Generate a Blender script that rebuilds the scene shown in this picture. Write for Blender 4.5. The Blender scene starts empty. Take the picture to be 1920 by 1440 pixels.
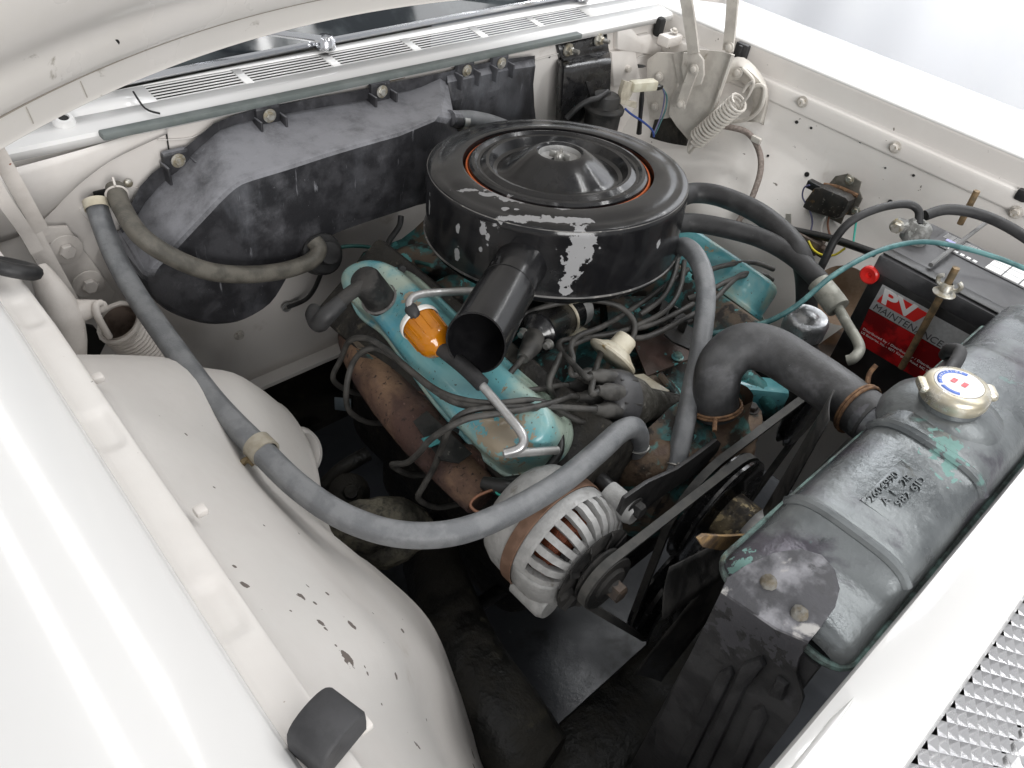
import bpy, bmesh, math, random
import numpy as np
from mathutils import Vector, Matrix
random.seed(7); np.random.seed(7)
S = bpy.context.scene
COL = S.collection

# ------------------------------------------------------------------ camera
YAW, PIT, ROL, FPX = math.radians(48.9), math.radians(42.0), math.radians(-9.3), 1480.0
CAM = np.array([-0.806, -0.683, 1.523])
_f = np.array([math.sin(YAW)*math.cos(PIT), math.cos(YAW)*math.cos(PIT), -math.sin(PIT)])
_r = np.array([math.cos(YAW), -math.sin(YAW), 0.0]); _d = np.cross(_f, _r)
_c, _s = math.cos(ROL), math.sin(ROL)
RM = np.array([_c*_r+_s*_d, -_s*_r+_c*_d, _f])
cd = bpy.data.cameras.new('camera'); cam = bpy.data.objects.new('camera', cd); COL.objects.link(cam)
cd.sensor_width = 36.0; cd.lens = FPX/1920*36; cd.clip_start = 0.02; cd.clip_end = 100
cam.matrix_world = Matrix([[RM[0][i], -RM[1][i], -RM[2][i], CAM[i]] for i in range(3)] + [[0,0,0,1]])
S.camera = cam

# ------------------------------------------------------------------ light
W = bpy.data.worlds.new('World'); S.world = W; W.use_nodes = True
bg = W.node_tree.nodes['Background']; bg.inputs[0].default_value = (0.97, 0.98, 1.0, 1); bg.inputs[1].default_value = 0.52
def area(name, loc, target, sx, sy, power, col=(1,1,1)):
    l = bpy.data.lights.new(name, 'AREA'); l.shape = 'RECTANGLE'; l.size = sx; l.size_y = sy; l.energy = power; l.color = col
    o = bpy.data.objects.new(name, l); COL.objects.link(o); o.location = loc
    d = Vector(target)-Vector(loc)
    o.rotation_euler = d.to_track_quat('-Z', 'Y').to_euler()
    return o
# fluorescent tube pairs of the shop ceiling, running along the car
for tx, ty, tw_ in ((-2.5,.0,6),(-.72,1.2,7),(-.50,1.2,7),(-1.25,-2.3,6),(.9,-1.0,22),(1.08,-1.0,22),(2.6,.6,24)):
    area('tube_light', (tx,ty,3.0), (tx,ty,0), .06, 3.2, tw_*.86, (1.0,.995,.985))
area('curtain_fill', (2.3,0.6,3.3), (4.0,1.0,1.0), 1.2, 3.0, 110, (0.98,0.99,1.0))  # added lamp without a visible source, brightens the curtain wall
area('hood_fill', (-1.7,-3.0,1.9), (-.1,.3,1.05), 1.8, 1.2, 84, (1.0,.985,.97))  # added fill lamp behind the camera, lifts hood underside and firewall
S.view_settings.view_transform = 'Standard'; S.view_settings.look = 'None'
S.view_settings.exposure = 0.0; S.view_settings.gamma = 1.0
S.cycles.max_bounces = 8; S.cycles.diffuse_bounces = 4; S.cycles.caustics_reflective = False; S.cycles.caustics_refractive = False

# ------------------------------------------------------------------ helpers
def A(*v): return np.array(v, float)
def ray(x, y): return RM.T @ A((x-960)/FPX, (y-720)/FPX, 1.0)
def at(x, y, z=None, X=None, Y=None, p=None, n=None):
    """survey helper: photograph pixel + a known plane -> point in metres"""
    d = ray(x, y)
    if z is not None: return CAM + d*(z-CAM[2])/d[2]
    if X is not None: return CAM + d*(X-CAM[0])/d[0]
    if Y is not None: return CAM + d*(Y-CAM[1])/d[1]
    n = A(*n); return CAM + d*(np.dot(A(*p)-CAM, n)/np.dot(d, n))
def unit(v): v = np.array(v, float); return v/np.linalg.norm(v)
def cat(pts, k=8, closed=False):
    P = [np.array(p, float) for p in pts]; n = len(P); out = []
    if n < 3 or k <= 1: return P
    for i in range(n if closed else n-1):
        if closed: p0,p1,p2,p3 = P[i-1],P[i],P[(i+1)%n],P[(i+2)%n]
        else: p0,p1,p2,p3 = P[max(i-1,0)],P[i],P[i+1],P[min(i+2,n-1)]
        for j in range(k):
            t = j/k
            out.append(.5*((2*p1)+(p2-p0)*t+(2*p0-5*p1+4*p2-p3)*t*t+(3*p1-p0-3*p2+p3)*t**3))
    if not closed: out.append(P[-1])
    return out
def frame_of(n, ref=(0,0,1)):
    n = unit(n); r = np.array(ref, float)
    if abs(np.dot(n, r)) > .95: r = A(0,1,0)
    a = unit(np.cross(r, n)); return a, np.cross(n, a), n

class MB:
    def __init__(s): s.v = []; s.f = []
    def add(s, vs, fs):
        o = len(s.v); s.v += [tuple(map(float, v)) for v in vs]; s.f += [tuple(i+o for i in f) for f in fs]; return s
    def loft(s, rings, closed=True, cap0=False, cap1=False, flip=False):
        m = len(rings[0]); vs = [p for r in rings for p in r]; fs = []
        for i in range(len(rings)-1):
            for j in range(m if closed else m-1):
                a, b = i*m+j, i*m+(j+1)%m
                q = (a, b, b+m, a+m); fs.append(q[::-1] if flip else q)
        if cap0: fs.append(tuple(range(m))[::(1 if flip else -1)])
        if cap1: fs.append(tuple(range((len(rings)-1)*m, len(rings)*m))[::(-1 if flip else 1)])
        return s.add(vs, fs)
    def tube(s, pts, r, seg=14, k=8, caps=True, radii=None, hollow=0, oval=None):
        P = cat(pts, k); n = len(P); rings = []
        T = [unit(P[min(i+1,n-1)]-P[max(i-1,0)]) for i in range(n)]
        a, b, _ = frame_of(T[0])
        for i in range(n):
            a = unit(a-np.dot(a, T[i])*T[i]); b = np.cross(T[i], a)
            rr = r
            if radii is not None:
                u = i/(n-1)*(len(radii)-1); j = min(int(u), len(radii)-2); rr = radii[j]+(radii[j+1]-radii[j])*(u-j)
            rings.append([P[i]+rr*(1+(oval*math.cos(10*math.pi*q/seg+.6) if oval else 0))*(math.cos(2*math.pi*q/seg)*a+math.sin(2*math.pi*q/seg)*b) for q in range(seg)])
        if hollow:
            def inn(ring, c, d): return [c+(p-c)*hollow+d for p in ring]
            rings = [inn(rings[min(4,n-1)], P[min(4,n-1)], 0), inn(rings[0], P[0], 0)] + rings + [inn(rings[-1], P[-1], 0), inn(rings[-min(5,n)], P[-min(5,n)], 0)]
        return s.loft(rings, True, caps, caps)
    def lathe(s, prof, o, n, seg=32, caps=False, ref=(0,0,1), arc=None):
        a, b, n = frame_of(n, ref); o = np.array(o, float); rings = []
        for (r, h) in prof:
            rings.append([o+h*n+r*(math.cos(2*math.pi*q/seg)*a+math.sin(2*math.pi*q/seg)*b) for q in range(seg)])
        return s.loft(rings, True, caps, caps)
    def box(s, c, size, ax=None, bev=0.0, seg=2):
        bm = bmesh.new(); bmesh.ops.create_cube(bm, size=1.0)
        for v in bm.verts: v.co = Vector((v.co.x*size[0], v.co.y*size[1], v.co.z*size[2]))
        if bev: bmesh.ops.bevel(bm, geom=bm.edges[:], offset=bev, segments=seg, affect='EDGES', profile=.5)
        M = np.array(ax if ax is not None else np.eye(3), float)
        bm.verts.index_update()
        vs = [np.array(c, float)+v.co.x*M[0]+v.co.y*M[1]+v.co.z*M[2] for v in bm.verts]
        fs = [tuple(v.index for v in f.verts) for f in bm.faces]; bm.free()
        return s.add(vs, fs)
    def plate(s, poly, off, bev=0.0):
        """polygon (3D pts) extruded by vector off, front edge chamfered by bev"""
        P = [np.array(p, float) for p in poly]; off = np.array(off, float); c = sum(P)/len(P)
        n = np.zeros(3)
        for i in range(len(P)): n += np.cross(P[i]-c, P[(i+1)%len(P)]-c)
        flip = np.dot(n, off) < 0
        if bev:
            u = unit(off); L = np.linalg.norm(off)
            def ins(d):
                out = []
                for i in range(len(P)):
                    e1 = unit(P[i]-P[i-1]); e2 = unit(P[(i+1)%len(P)]-P[i]); m = unit(n)
                    i1 = np.cross(m, e1); i2 = np.cross(m, e2); w = i1+i2; w = w/max(.35, np.dot(w, i1)) if np.linalg.norm(w) > 1e-6 else i1
                    out.append(P[i]+d*w)
                return out
            rings = [P, [p+u*(L-bev) for p in P], [p+u*(L-bev*.3) for p in ins(bev*.3)], [p+off for p in ins(bev)]]
        else: rings = [P, [p+off for p in P]]
        return s.loft(rings, True, True, True, flip)
    def grid(s, rows): return s.loft(rows, closed=False)
    def sphere(s, c, r, n=12, sc=(1,1,1)):
        rings = [[np.array(c)+A(sc[0]*r*math.sin(t)*math.cos(u), sc[1]*r*math.sin(t)*math.sin(u), sc[2]*r*math.cos(t)) for u in [2*math.pi*j/n for j in range(n)]] for t in [math.pi*(i+.02)/(n-.0)*(n/(n+.04)) for i in range(n+1)]]
        return s.loft(rings, True, False, False)
    def torus(s, c, n, R, r, seg=32, rs=8, arc=(0, 2*math.pi)):
        a, b, n = frame_of(n); c = np.array(c, float); full = abs(arc[1]-arc[0]-2*math.pi) < 1e-6
        rings = []
        for i in range(seg+1):
            t = arc[0]+(arc[1]-arc[0])*i/seg; d = math.cos(t)*a+math.sin(t)*b
            rings.append([c+d*(R+r*math.cos(2*math.pi*q/rs))+n*(r*math.sin(2*math.pi*q/rs)) for q in range(rs)])
        return s.loft(rings, True, not full, not full)

def place(root): return np.array(root.location[:]) if root is not None else np.zeros(3)
def world_of(o):
    p = np.zeros(3)
    while o is not None: p += np.array(o.location[:]); o = o.parent
    return p
def obj(name, mb, m, parent=None, smooth=40, solid=0, sub=0, jit=0.0):
    me = bpy.data.meshes.new(name); base = world_of(parent)
    V = np.array(mb.v)-base
    if jit: V = V+np.random.uniform(-jit, jit, V.shape)
    me.from_pydata([tuple(v) for v in V], [], mb.f); me.update()
    bm = bmesh.new(); bm.from_mesh(me); bmesh.ops.remove_doubles(bm, verts=bm.verts, dist=1e-6)
    bmesh.ops.recalc_face_normals(bm, faces=bm.faces); bm.to_mesh(me); bm.free()
    if smooth:
        me.shade_smooth(); me.set_sharp_from_angle(angle=math.radians(smooth))
    o = bpy.data.objects.new(name, me); COL.objects.link(o)
    if parent is not None: o.parent = parent
    if m is not None: me.materials.append(m)
    if solid:
        md = o.modifiers.new('thick', 'SOLIDIFY'); md.thickness = abs(solid); md.offset = -1 if solid > 0 else 1
    if sub:
        md = o.modifiers.new('sub', 'SUBSURF'); md.levels = sub; md.render_levels = sub
    return o
def thing(name, label, cat_, loc=(0,0,0), group=None):
    o = bpy.data.objects.new(name, None); COL.objects.link(o); o.location = tuple(map(float, loc)); o.empty_display_size = .03
    o['label'] = label; o['category'] = cat_
    if group: o['group'] = group
    return o
def tag(o, label, cat_, group=None):
    o['label'] = label; o['category'] = cat_
    if group: o['group'] = group
    return o
def single(name, mb, m, label, cat_, group=None, **kw):
    """a thing that is one mesh: origin moved to its lowest point's centre"""
    V = np.array(mb.v); b = A(V[:,0].mean(), V[:,1].mean(), V[:,2].min())
    e = bpy.data.objects.new('tmp', None); e.location = tuple(b)
    o = obj(name, mb, m, e, **kw); o.parent = None; o.location = tuple(b); bpy.data.objects.remove(e)
    return tag(o, label, cat_, group)
def text(body, m, parent, p0, ux, uy, size, ext=.0004, name='lettering', shear=0, width=None, bold=0):
    cu = bpy.data.curves.new(name, 'FONT'); cu.body = body; cu.size = 1; cu.extrude = ext/size; cu.shear = shear; cu.offset = bold
    t = bpy.data.objects.new('tmp', cu); COL.objects.link(t)
    dg = bpy.context.evaluated_depsgraph_get(); me = bpy.data.meshes.new_from_object(t.evaluated_get(dg))
    bpy.data.objects.remove(t); me.name = name
    ux = unit(ux); uy = unit(uy); uz = np.cross(ux, uy); base = world_of(parent)
    V = np.empty(len(me.vertices)*3); me.vertices.foreach_get('co', V); V = V.reshape(-1, 3)
    sx = size if width is None else width/max(1e-6, V[:,0].max())
    V = np.outer(V[:,0]*sx, ux)+np.outer(V[:,1]*size, uy)+np.outer(V[:,2]*size, uz)+np.array(p0)-base
    me.vertices.foreach_set('co', V.ravel()); me.update(); me.materials.clear(); me.materials.append(m)
    o = bpy.data.objects.new(name, me); COL.objects.link(o); o.parent = parent
    return o

# ------------------------------------------------------------------ materials
def mat(name, c1, c2=None, scale=30, rough=.5, rough2=None, metal=0, bump=0, bscale=200, layers=(), blobs=(), base=(0,0,0), coat=0, amp=.35, blob_col=(.3,.3,.3), blob_rough=.6, stretch=(1,1,1), spec=.5, trans=0, ior=1.45, ramp=(.35,.65)):
    """layers: (colour, scale, t0, t1, rough, metal, stretch)"""
    m = bpy.data.materials.new(name); m.use_nodes = True; nt = m.node_tree; N = nt.nodes; L = nt.links
    bs = N['Principled BSDF']; tc = N.new('ShaderNodeTexCoord')
    def noise(sc, det=4, st=(1,1,1), dist=0.0, off=0):
        mp = N.new('ShaderNodeMapping'); mp.inputs['Scale'].default_value = st; mp.inputs['Location'].default_value = (off, off*.7, off*.3)
        L.new(tc.outputs['Object'], mp.inputs[0])
        n = N.new('ShaderNodeTexNoise'); n.inputs['Scale'].default_value = sc; n.inputs['Detail'].default_value = det; n.inputs['Distortion'].default_value = dist; n.inputs['Roughness'].default_value = .6
        L.new(mp.outputs[0], n.inputs[0])
        g = N.new('ShaderNodeMath'); g.operation = 'MULTIPLY_ADD'; L.new(n.outputs['Fac'], g.inputs[0]); g.inputs[1].default_value = 1.45; g.inputs[2].default_value = -.225
        return g.outputs[0]
    def ramp_(src, a, b):
        r = N.new('ShaderNodeMapRange'); r.interpolation_type = 'SMOOTHSTEP'; r.inputs[1].default_value = a; r.inputs[2].default_value = b; L.new(src, r.inputs[0]); return r.outputs[0]
    def mixc(f, a, b):
        x = N.new('ShaderNodeMix'); x.data_type = 'RGBA'; L.new(f, x.inputs[0])
        for i, q in ((6, a), (7, b)):
            if isinstance(q, tuple): x.inputs[i].default_value = (*q[:3], 1)
            else: L.new(q, x.inputs[i])
        return x.outputs[2]
    def mixf(f, a, b):
        x = N.new('ShaderNodeMix'); x.data_type = 'FLOAT'; L.new(f, x.inputs[0])
        for i, q in ((2, a), (3, b)):
            if isinstance(q, (int, float)): x.inputs[i].default_value = q
            else: L.new(q, x.inputs[i])
        return x.outputs[0]
    col = tuple(c1); ro = rough; me_ = metal
    if c2 is not None:
        f = ramp_(noise(scale, 5, stretch), *ramp); col = mixc(f, tuple(c1), tuple(c2))
        if rough2 is not None: ro = mixf(f, rough, rough2)
    for i, ly in enumerate(layers):
        lc, sc, t0, t1 = ly[:4]; lr = ly[4] if len(ly) > 4 else None; lm = ly[5] if len(ly) > 5 else None; st = ly[6] if len(ly) > 6 else (1,1,1)
        f = ramp_(noise(sc, 6, st, .3, 3.1*(i+1)), t0, t1)
        col = mixc(f, col, tuple(lc))
        if lr is not None: ro = mixf(f, ro, lr)
        if lm is not None: me_ = mixf(f, me_, lm)
    if blobs:
        nz = noise(90, 5, (1,1,1), .5); tot = None
        for bl in blobs:
            c, rad, rotz = bl[:3]
            mp = N.new('ShaderNodeMapping'); mp.vector_type = 'TEXTURE'
            mp.inputs['Location'].default_value = tuple(np.array(c)-np.array(base)); mp.inputs['Scale'].default_value = rad; mp.inputs['Rotation'].default_value = rotz if isinstance(rotz, tuple) else (0,0,rotz)
            L.new(tc.outputs['Object'], mp.inputs[0])
            ln = N.new('ShaderNodeVectorMath'); ln.operation = 'LENGTH'; L.new(mp.outputs[0], ln.inputs[0])
            ad = N.new('ShaderNodeMath'); ad.operation = 'MULTIPLY_ADD'; L.new(nz, ad.inputs[0]); ad.inputs[1].default_value = amp*4; ad.inputs[2].default_value = -amp*2
            sm = N.new('ShaderNodeMath'); sm.operation = 'ADD'; L.new(ln.outputs['Value'], sm.inputs[0]); L.new(ad.outputs[0], sm.inputs[1])
            if tot is None: tot = sm.outputs[0]
            else:
                mn = N.new('ShaderNodeMath'); mn.operation = 'MINIMUM'; L.new(tot, mn.inputs[0]); L.new(sm.outputs[0], mn.inputs[1]); tot = mn.outputs[0]
        f = ramp_(tot, 1.03, .97)
        col = mixc(f, col, tuple(blob_col)); ro = mixf(f, ro, blob_rough)
    for s_, q in (('Base Color', col), ('Roughness', ro), ('Metallic', me_)):
        if isinstance(q, tuple): bs.inputs[s_].default_value = (*q[:3], 1)
        elif isinstance(q, (int, float)): bs.inputs[s_].default_value = q
        else: L.new(q, bs.inputs[s_])
    bs.inputs['Coat Weight'].default_value = coat; bs.inputs['Coat Roughness'].default_value = .06
    bs.inputs['Specular IOR Level'].default_value = spec
    if trans: bs.inputs['Transmission Weight'].default_value = trans; bs.inputs['IOR'].default_value = ior
    if bump:
        b = N.new('ShaderNodeBump'); b.inputs['Strength'].default_value = 1; b.inputs['Distance'].default_value = bump
        L.new(noise(bscale, 4), b.inputs['Height']); L.new(b.outputs[0], bs.inputs['Normal'])
    return m

CREAM = (.72,.69,.66); DIRTY = (.60,.56,.52)
PAINT = mat('white_enamel', (.72,.717,.708), (.715,.71,.702), 4, .18, .22, coat=.6)
INNER = mat('cream_inner_paint', (.74,.715,.685), (.70,.67,.64), 5, .34, .5, bump=.00025, bscale=60,
            layers=[((.55,.51,.46),9,.70,.95,.55), ((.17,.15,.13),75,.80,.815,.7), ((.40,.33,.28),160,.83,.85,.6)])
BAYPAINT = mat('cream_bay_paint', (.74,.71,.68), (.69,.655,.62), 6, .34, .5, bump=.0002, bscale=60,
            layers=[((.52,.47,.42),14,.70,.92,.6), ((.2,.18,.16),120,.83,.845,.7)])
HINGEP = mat('hinge_paint', (.60,.57,.52), (.50,.47,.43), 25, .45, .6, layers=[((.30,.27,.22),40,.70,.85,.7)], bump=.0002)
HINGEW = mat('hinge_cream', (.70,.66,.62), (.62,.58,.54), 20, .45, .6, layers=[((.30,.13,.09),60,.80,.83,.8),((.2,.18,.16),120,.82,.83,.7)], bump=.0002)
HOODP = mat('hood_underside_paint', (.78,.75,.715), (.75,.72,.68), 4, .24, .34, coat=.4, layers=[((.38,.35,.3),30,.70,.85,.5)])
BOLT = mat('bolt_cream', (.6,.57,.53), (.45,.42,.38), 90, .45, .55, layers=[((.3,.26,.2),160,.6,.7)])
STEEL = mat('bare_steel', (.5,.5,.48), (.35,.34,.32), 60, .35, .5, metal=.85)
ZINC = mat('zinc_steel', (.55,.54,.5), (.36,.32,.24), 90, .38, .5, metal=.7, bump=.0002)
ALU = mat('cast_aluminium', (.44,.44,.435), (.36,.36,.355), 60, .5, .65, metal=.25, bump=.0005, bscale=300, layers=[((.2,.19,.17),45,.62,.8,.8,0)])
BLACKGLOSS = mat('black_enamel', (.010,.010,.011), (.018,.018,.019), 30, .18, .3, coat=.3, layers=[((.16,.16,.16),260,.82,.84,.5)])
BLACKMET = mat('black_painted_metal', (.014,.014,.015), (.026,.025,.025), 40, .35, .5, bump=.0002, layers=[((.12,.11,.1),150,.78,.84,.6)])
BLACKDUST = mat('dusty_black', (.016,.016,.016), (.042,.040,.038), 30, .5, .75, bump=.0004, spec=.35, layers=[((.12,.115,.10),160,.74,.84,.8)])
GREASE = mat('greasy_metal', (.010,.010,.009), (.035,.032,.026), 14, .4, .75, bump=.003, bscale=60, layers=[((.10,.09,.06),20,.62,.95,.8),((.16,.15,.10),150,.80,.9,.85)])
GREASEL = mat('greasy_pale_metal', (.09,.085,.07), (.20,.185,.14), 20, .55, .8, bump=.003, bscale=90, layers=[((.03,.03,.025),110,.42,.85,.6),((.025,.024,.02),16,.50,.85,.5),((.30,.18,.08),18,.72,.95,.8)])
HEATER = mat('heater_plastic', (.026,.026,.029), (.048,.048,.053), 25, .38, .55, bump=.0003, bscale=300, spec=.35,
             layers=[((.13,.135,.15),7,.52,.9,.55,0,(1,1,.45)), ((.24,.245,.265),120,.70,.88,.7,0,(1,1,.12)), ((.28,.285,.30),260,.80,.86,.7), ((.02,.02,.022),16,.70,.85,.45)])
RUBBER = mat('black_rubber', (.014,.014,.015), (.032,.032,.033), 30, .5, .65, bump=.0002, layers=[((.07,.07,.07),140,.74,.86,.7)])
HOSEG = mat('grey_hose_rubber', (.150,.157,.166), (.205,.212,.22), 40, .38, .55, bump=.0003, bscale=400, layers=[((.22,.23,.25),220,.74,.86,.7)])
HOSEO = mat('olive_hose_rubber', (.085,.08,.068), (.14,.13,.11), 35, .5, .65, bump=.0003, bscale=400)
HOSEB = mat('radiator_hose_rubber', (.045,.046,.048), (.085,.086,.09), 18, .4, .6, bump=.0003, bscale=300, layers=[((.19,.20,.22),150,.76,.88,.7),((.16,.16,.17),14,.55,.8,.6)])
WIRE = mat('ignition_wire', (.032,.031,.029), (.066,.063,.058), 40, .5, .65)
WIREB = mat('black_wire', (.015,.015,.015), None, 40, .4)
SEAL = mat('cowl_seal_rubber', (.12,.14,.135), (.16,.18,.175), 20, .55, .7)
TEAL = mat('teal_engine_enamel', (.07,.27,.31), (.13,.36,.38), 12, .28, .4, coat=.25, bump=.0002, bscale=70,
           layers=[((.25,.34,.29),9,.50,.68,.4), ((.30,.24,.15),34,.70,.76,.6), ((.06,.05,.04),130,.72,.735,.7)])
TEALD = mat('dirty_teal_iron', (.05,.19,.19), (.03,.05,.05), 26, .5, .75, bump=.0008, bscale=120,
           layers=[((.13,.10,.075),16,.46,.6,.8), ((.035,.03,.027),30,.52,.62,.7), ((.10,.36,.36),40,.66,.70,.5)])
RUST = mat('rusty_iron', (.115,.058,.042), (.075,.042,.034), 14, .75, .85, bump=.0012, bscale=170,
           layers=[((.33,.20,.12),7,.56,.72,.8), ((.045,.028,.024),120,.58,.66,.85), ((.24,.15,.12),90,.66,.72,.8)])
RUSTW = mat('rusty_wire', (.25,.14,.07), (.13,.07,.04), 120, .65, .8, bump=.0004)
RUSTH = mat('rusty_housing', (.085,.05,.033), (.15,.105,.07), 30, .55, .8, bump=.0012, bscale=110, layers=[((.08,.19,.175),24,.60,.72,.6),((.03,.024,.018),34,.52,.72,.75),((.26,.22,.17),90,.74,.84,.7)])
IRON = mat('dark_cast_iron', (.014,.013,.012), (.03,.027,.022), 25, .55, .8, bump=.0025, bscale=70, layers=[((.09,.08,.06),60,.66,.76,.8)])
VOID = mat('void_shade_black', (.012,.012,.012), None, 20, .8)  # flat black standing in for the unlit depth of holes and gaps
BRASS = mat('radiator_brass', (.20,.215,.215), (.31,.325,.33), 12, .38, .55, metal=.35, bump=.0004, bscale=200,
            layers=[((.12,.115,.125),14,.56,.72,.45), ((.40,.42,.42),30,.64,.76,.6), ((.22,.40,.36),24,.685,.73,.7), ((.05,.06,.06),17,.68,.78,.5)])
BRACKETM = mat('dusty_bracket', (.022,.022,.024), (.045,.045,.047), 18, .55, .75, bump=.0005, bscale=200, spec=.35, layers=[((.12,.12,.13),30,.70,.95,.8),((.12,.12,.12),150,.80,.86,.8)])
CHALK = mat('chalky_bracket', (.055,.055,.062), (.27,.27,.29), 16, .6, .8, bump=.0008, bscale=120, layers=[((.38,.37,.36),22,.64,.74,.85),((.05,.05,.055),30,.60,.70,.6)])
CAPM = mat('cap_nickel', (.66,.63,.55), (.55,.50,.38), 40, .25, .4, metal=.8, layers=[((.4,.33,.15),30,.66,.76,.5)])
AMBER = mat('amber_plastic', (.85,.30,.01), (.75,.24,.005), 20, .12, trans=.45, ior=1.45, coat=.3)
WHITEPL = mat('white_plastic', (.75,.75,.72), None, 10, .35)
BEIGE = mat('beige_plated', (.50,.45,.34), (.62,.58,.47), 30, .4, .55, layers=[((.3,.22,.1),40,.66,.75)], bump=.0003)
CHROME = mat('chrome', (.75,.76,.78), None, 10, .12, metal=1)
ORANGE = mat('orange_filter', (.62,.13,.02), (.5,.1,.02), 100, .6)
COPPER = mat('copper_winding', (.26,.075,.035), (.06,.02,.012), 300, .3, metal=.6, stretch=(1,6,1))
BROWNBAND = mat('brown_steel_band', (.15,.085,.055), (.21,.125,.085), 60, .55, .7, bump=.0003)
BATT = mat('battery_plastic', (.018,.018,.019), (.03,.03,.031), 30, .35, .5)
BATTOP = mat('battery_lid', (.05,.05,.054), (.09,.09,.095), 22, .45, .6)
SILVERL = mat('silver_label', (.62,.63,.64), (.55,.56,.57), 200, .35, metal=.3)
REDL = mat('red_label', (.52,.014,.016), (.20,.008,.010), 22, .22, ramp=(.4,.6))
REDP = mat('red_plastic', (.78,.03,.025), None, 10, .3)
WHITEL = mat('white_print', (.85,.85,.85), None, 10, .4)
PRINTK = mat('dark_print', (.08,.08,.085), None, 10, .4)
TEALW = mat('teal_wire', (.035,.11,.115), (.085,.21,.21), 40, .45)
GREENW = mat('green_wire', (.03,.35,.28), None, 40, .4)
BLUEW = mat('blue_wire', (.04,.08,.30), None, 40, .4)
PURPLEW = mat('slate_wire', (.12,.12,.22), None, 40, .4)
YELLOWW = mat('yellow_wire', (.65,.55,.03), None, 40, .4)
WHITEW = mat('white_wire', (.7,.68,.65), None, 40, .4)
BROWNW = mat('brown_wire', (.20,.09,.05), None, 40, .5)
GREYTUBE = mat('steel_line', (.42,.42,.42), (.30,.30,.29), 40, .35, .5, metal=.6)
CABLEJ = mat('braided_sleeve', (.16,.13,.11), (.24,.20,.18), 200, .7, .8)
FLOORM = mat('grey_floor', (.085,.092,.105), (.06,.065,.073), 3, .3, .5, bump=.0006, bscale=60, layers=[((.03,.03,.03),9,.60,.85,.6),((.14,.15,.16),40,.74,.9,.5)])
WALLM = mat('white_wall', (.86,.87,.89), (.84,.85,.88), 2, .8)
GLASS = mat('windshield_glass', (.02,.024,.028), (.05,.06,.065), 9, .05, .12, spec=.3)
# ================================================================== setting
mb = MB(); mb.box((0,0,-.02),(30,30,.04)); fl = obj('floor', mb, FLOORM); fl['kind'] = 'structure'
# pleated white curtain wall behind the far fender
rows = []
for zz in (0.0, 1.2, 2.4, 3.6):
    row = []
    for i in range(301):
        t = -6+12*i/300
        amp = .035*math.sin(t*5.0)+.015*math.sin(t*13+1)
        row.append(A(3.2+t*.35, 0, zz)+A(.94,.33,0)*amp+A(-.33,.94,0)*t)
    rows.append(row)
mb = MB().grid(rows); cw = obj('wall_curtain', mb, WALLM, smooth=80); cw['kind'] = 'structure'

# ================================================================== the car
car = thing('car', 'white car with its hood raised over the open engine bay', 'car', (0,0,0))
def mean_z(pxs, X): return float(np.mean([at(x,y,X=X)[2] for x,y in pxs]))

# --- near fender
ys = np.linspace(-1.0, .95, 60)
def fe(y): return -.714-.012*max(0, min(1, (-y)/.45))-.02*max(0, -y-.55)
prof = [(.003,.99),(.003,1.018),(.0,1.0255),(-.006,1.0278),(-.05,1.0292),(-.10,1.0298),(-.16,1.029),(-.22,1.025),(-.28,1.013),(-.33,.99),(-.36,.95),(-.38,.88),(-.385,.70),(-.38,.45),(-.37,.22)]
rows = [[A(fe(y)+dx, y, zz-.012*max(0,-y-.6)) for (dx, zz) in cat([A(a,b) for a,b in prof], 3)] for y in ys]
obj('fender', MB().grid(rows), PAINT, car, smooth=50, solid=-.001)

# --- near fender flange (gutter) with pressed recesses
ycs = [at(45,590,z=1.015)[1], at(205,805,z=1.015)[1], at(437,1130,z=1.015)[1]]
ysf = np.linspace(-.80, .42, 240)
pf = [0,.002,.005,.008,.011,.014,.017,.020,.023,.026,.0285,.0295,.0295]
zf = [1.0225,1.0215,1.019,1.0175,1.0172,1.017,1.017,1.017,1.0172,1.0172,1.0165,1.014,.99]
rows = []
for y in ysf:
    r = []
    for dx, zz in zip(pf, zf):
        d = 0
        for c in ycs:
            a = min(1, max(0, (.028-abs(y-c))/.010)); b = min(1, max(0, (.018-abs(dx-.009))/.008)) if dx < .027 else 0
            d = max(d, a*b)
        r.append(A(fe(y)+.003+dx, y, zz-.0032*d*(3-2*d)*d))
    rows.append(r)
fg = obj('fender_flange', MB().grid(rows), INNER, car, smooth=60, solid=.0012)
for (x,y) in ((175,705),(368,955),(675,1360)):
    p = at(x,y,z=1.008); mb = MB().box(p+A(.003,0,-.004),(.010,.010,.007),bev=.002); obj('clip', mb, BAYPAINT, fg)

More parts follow.
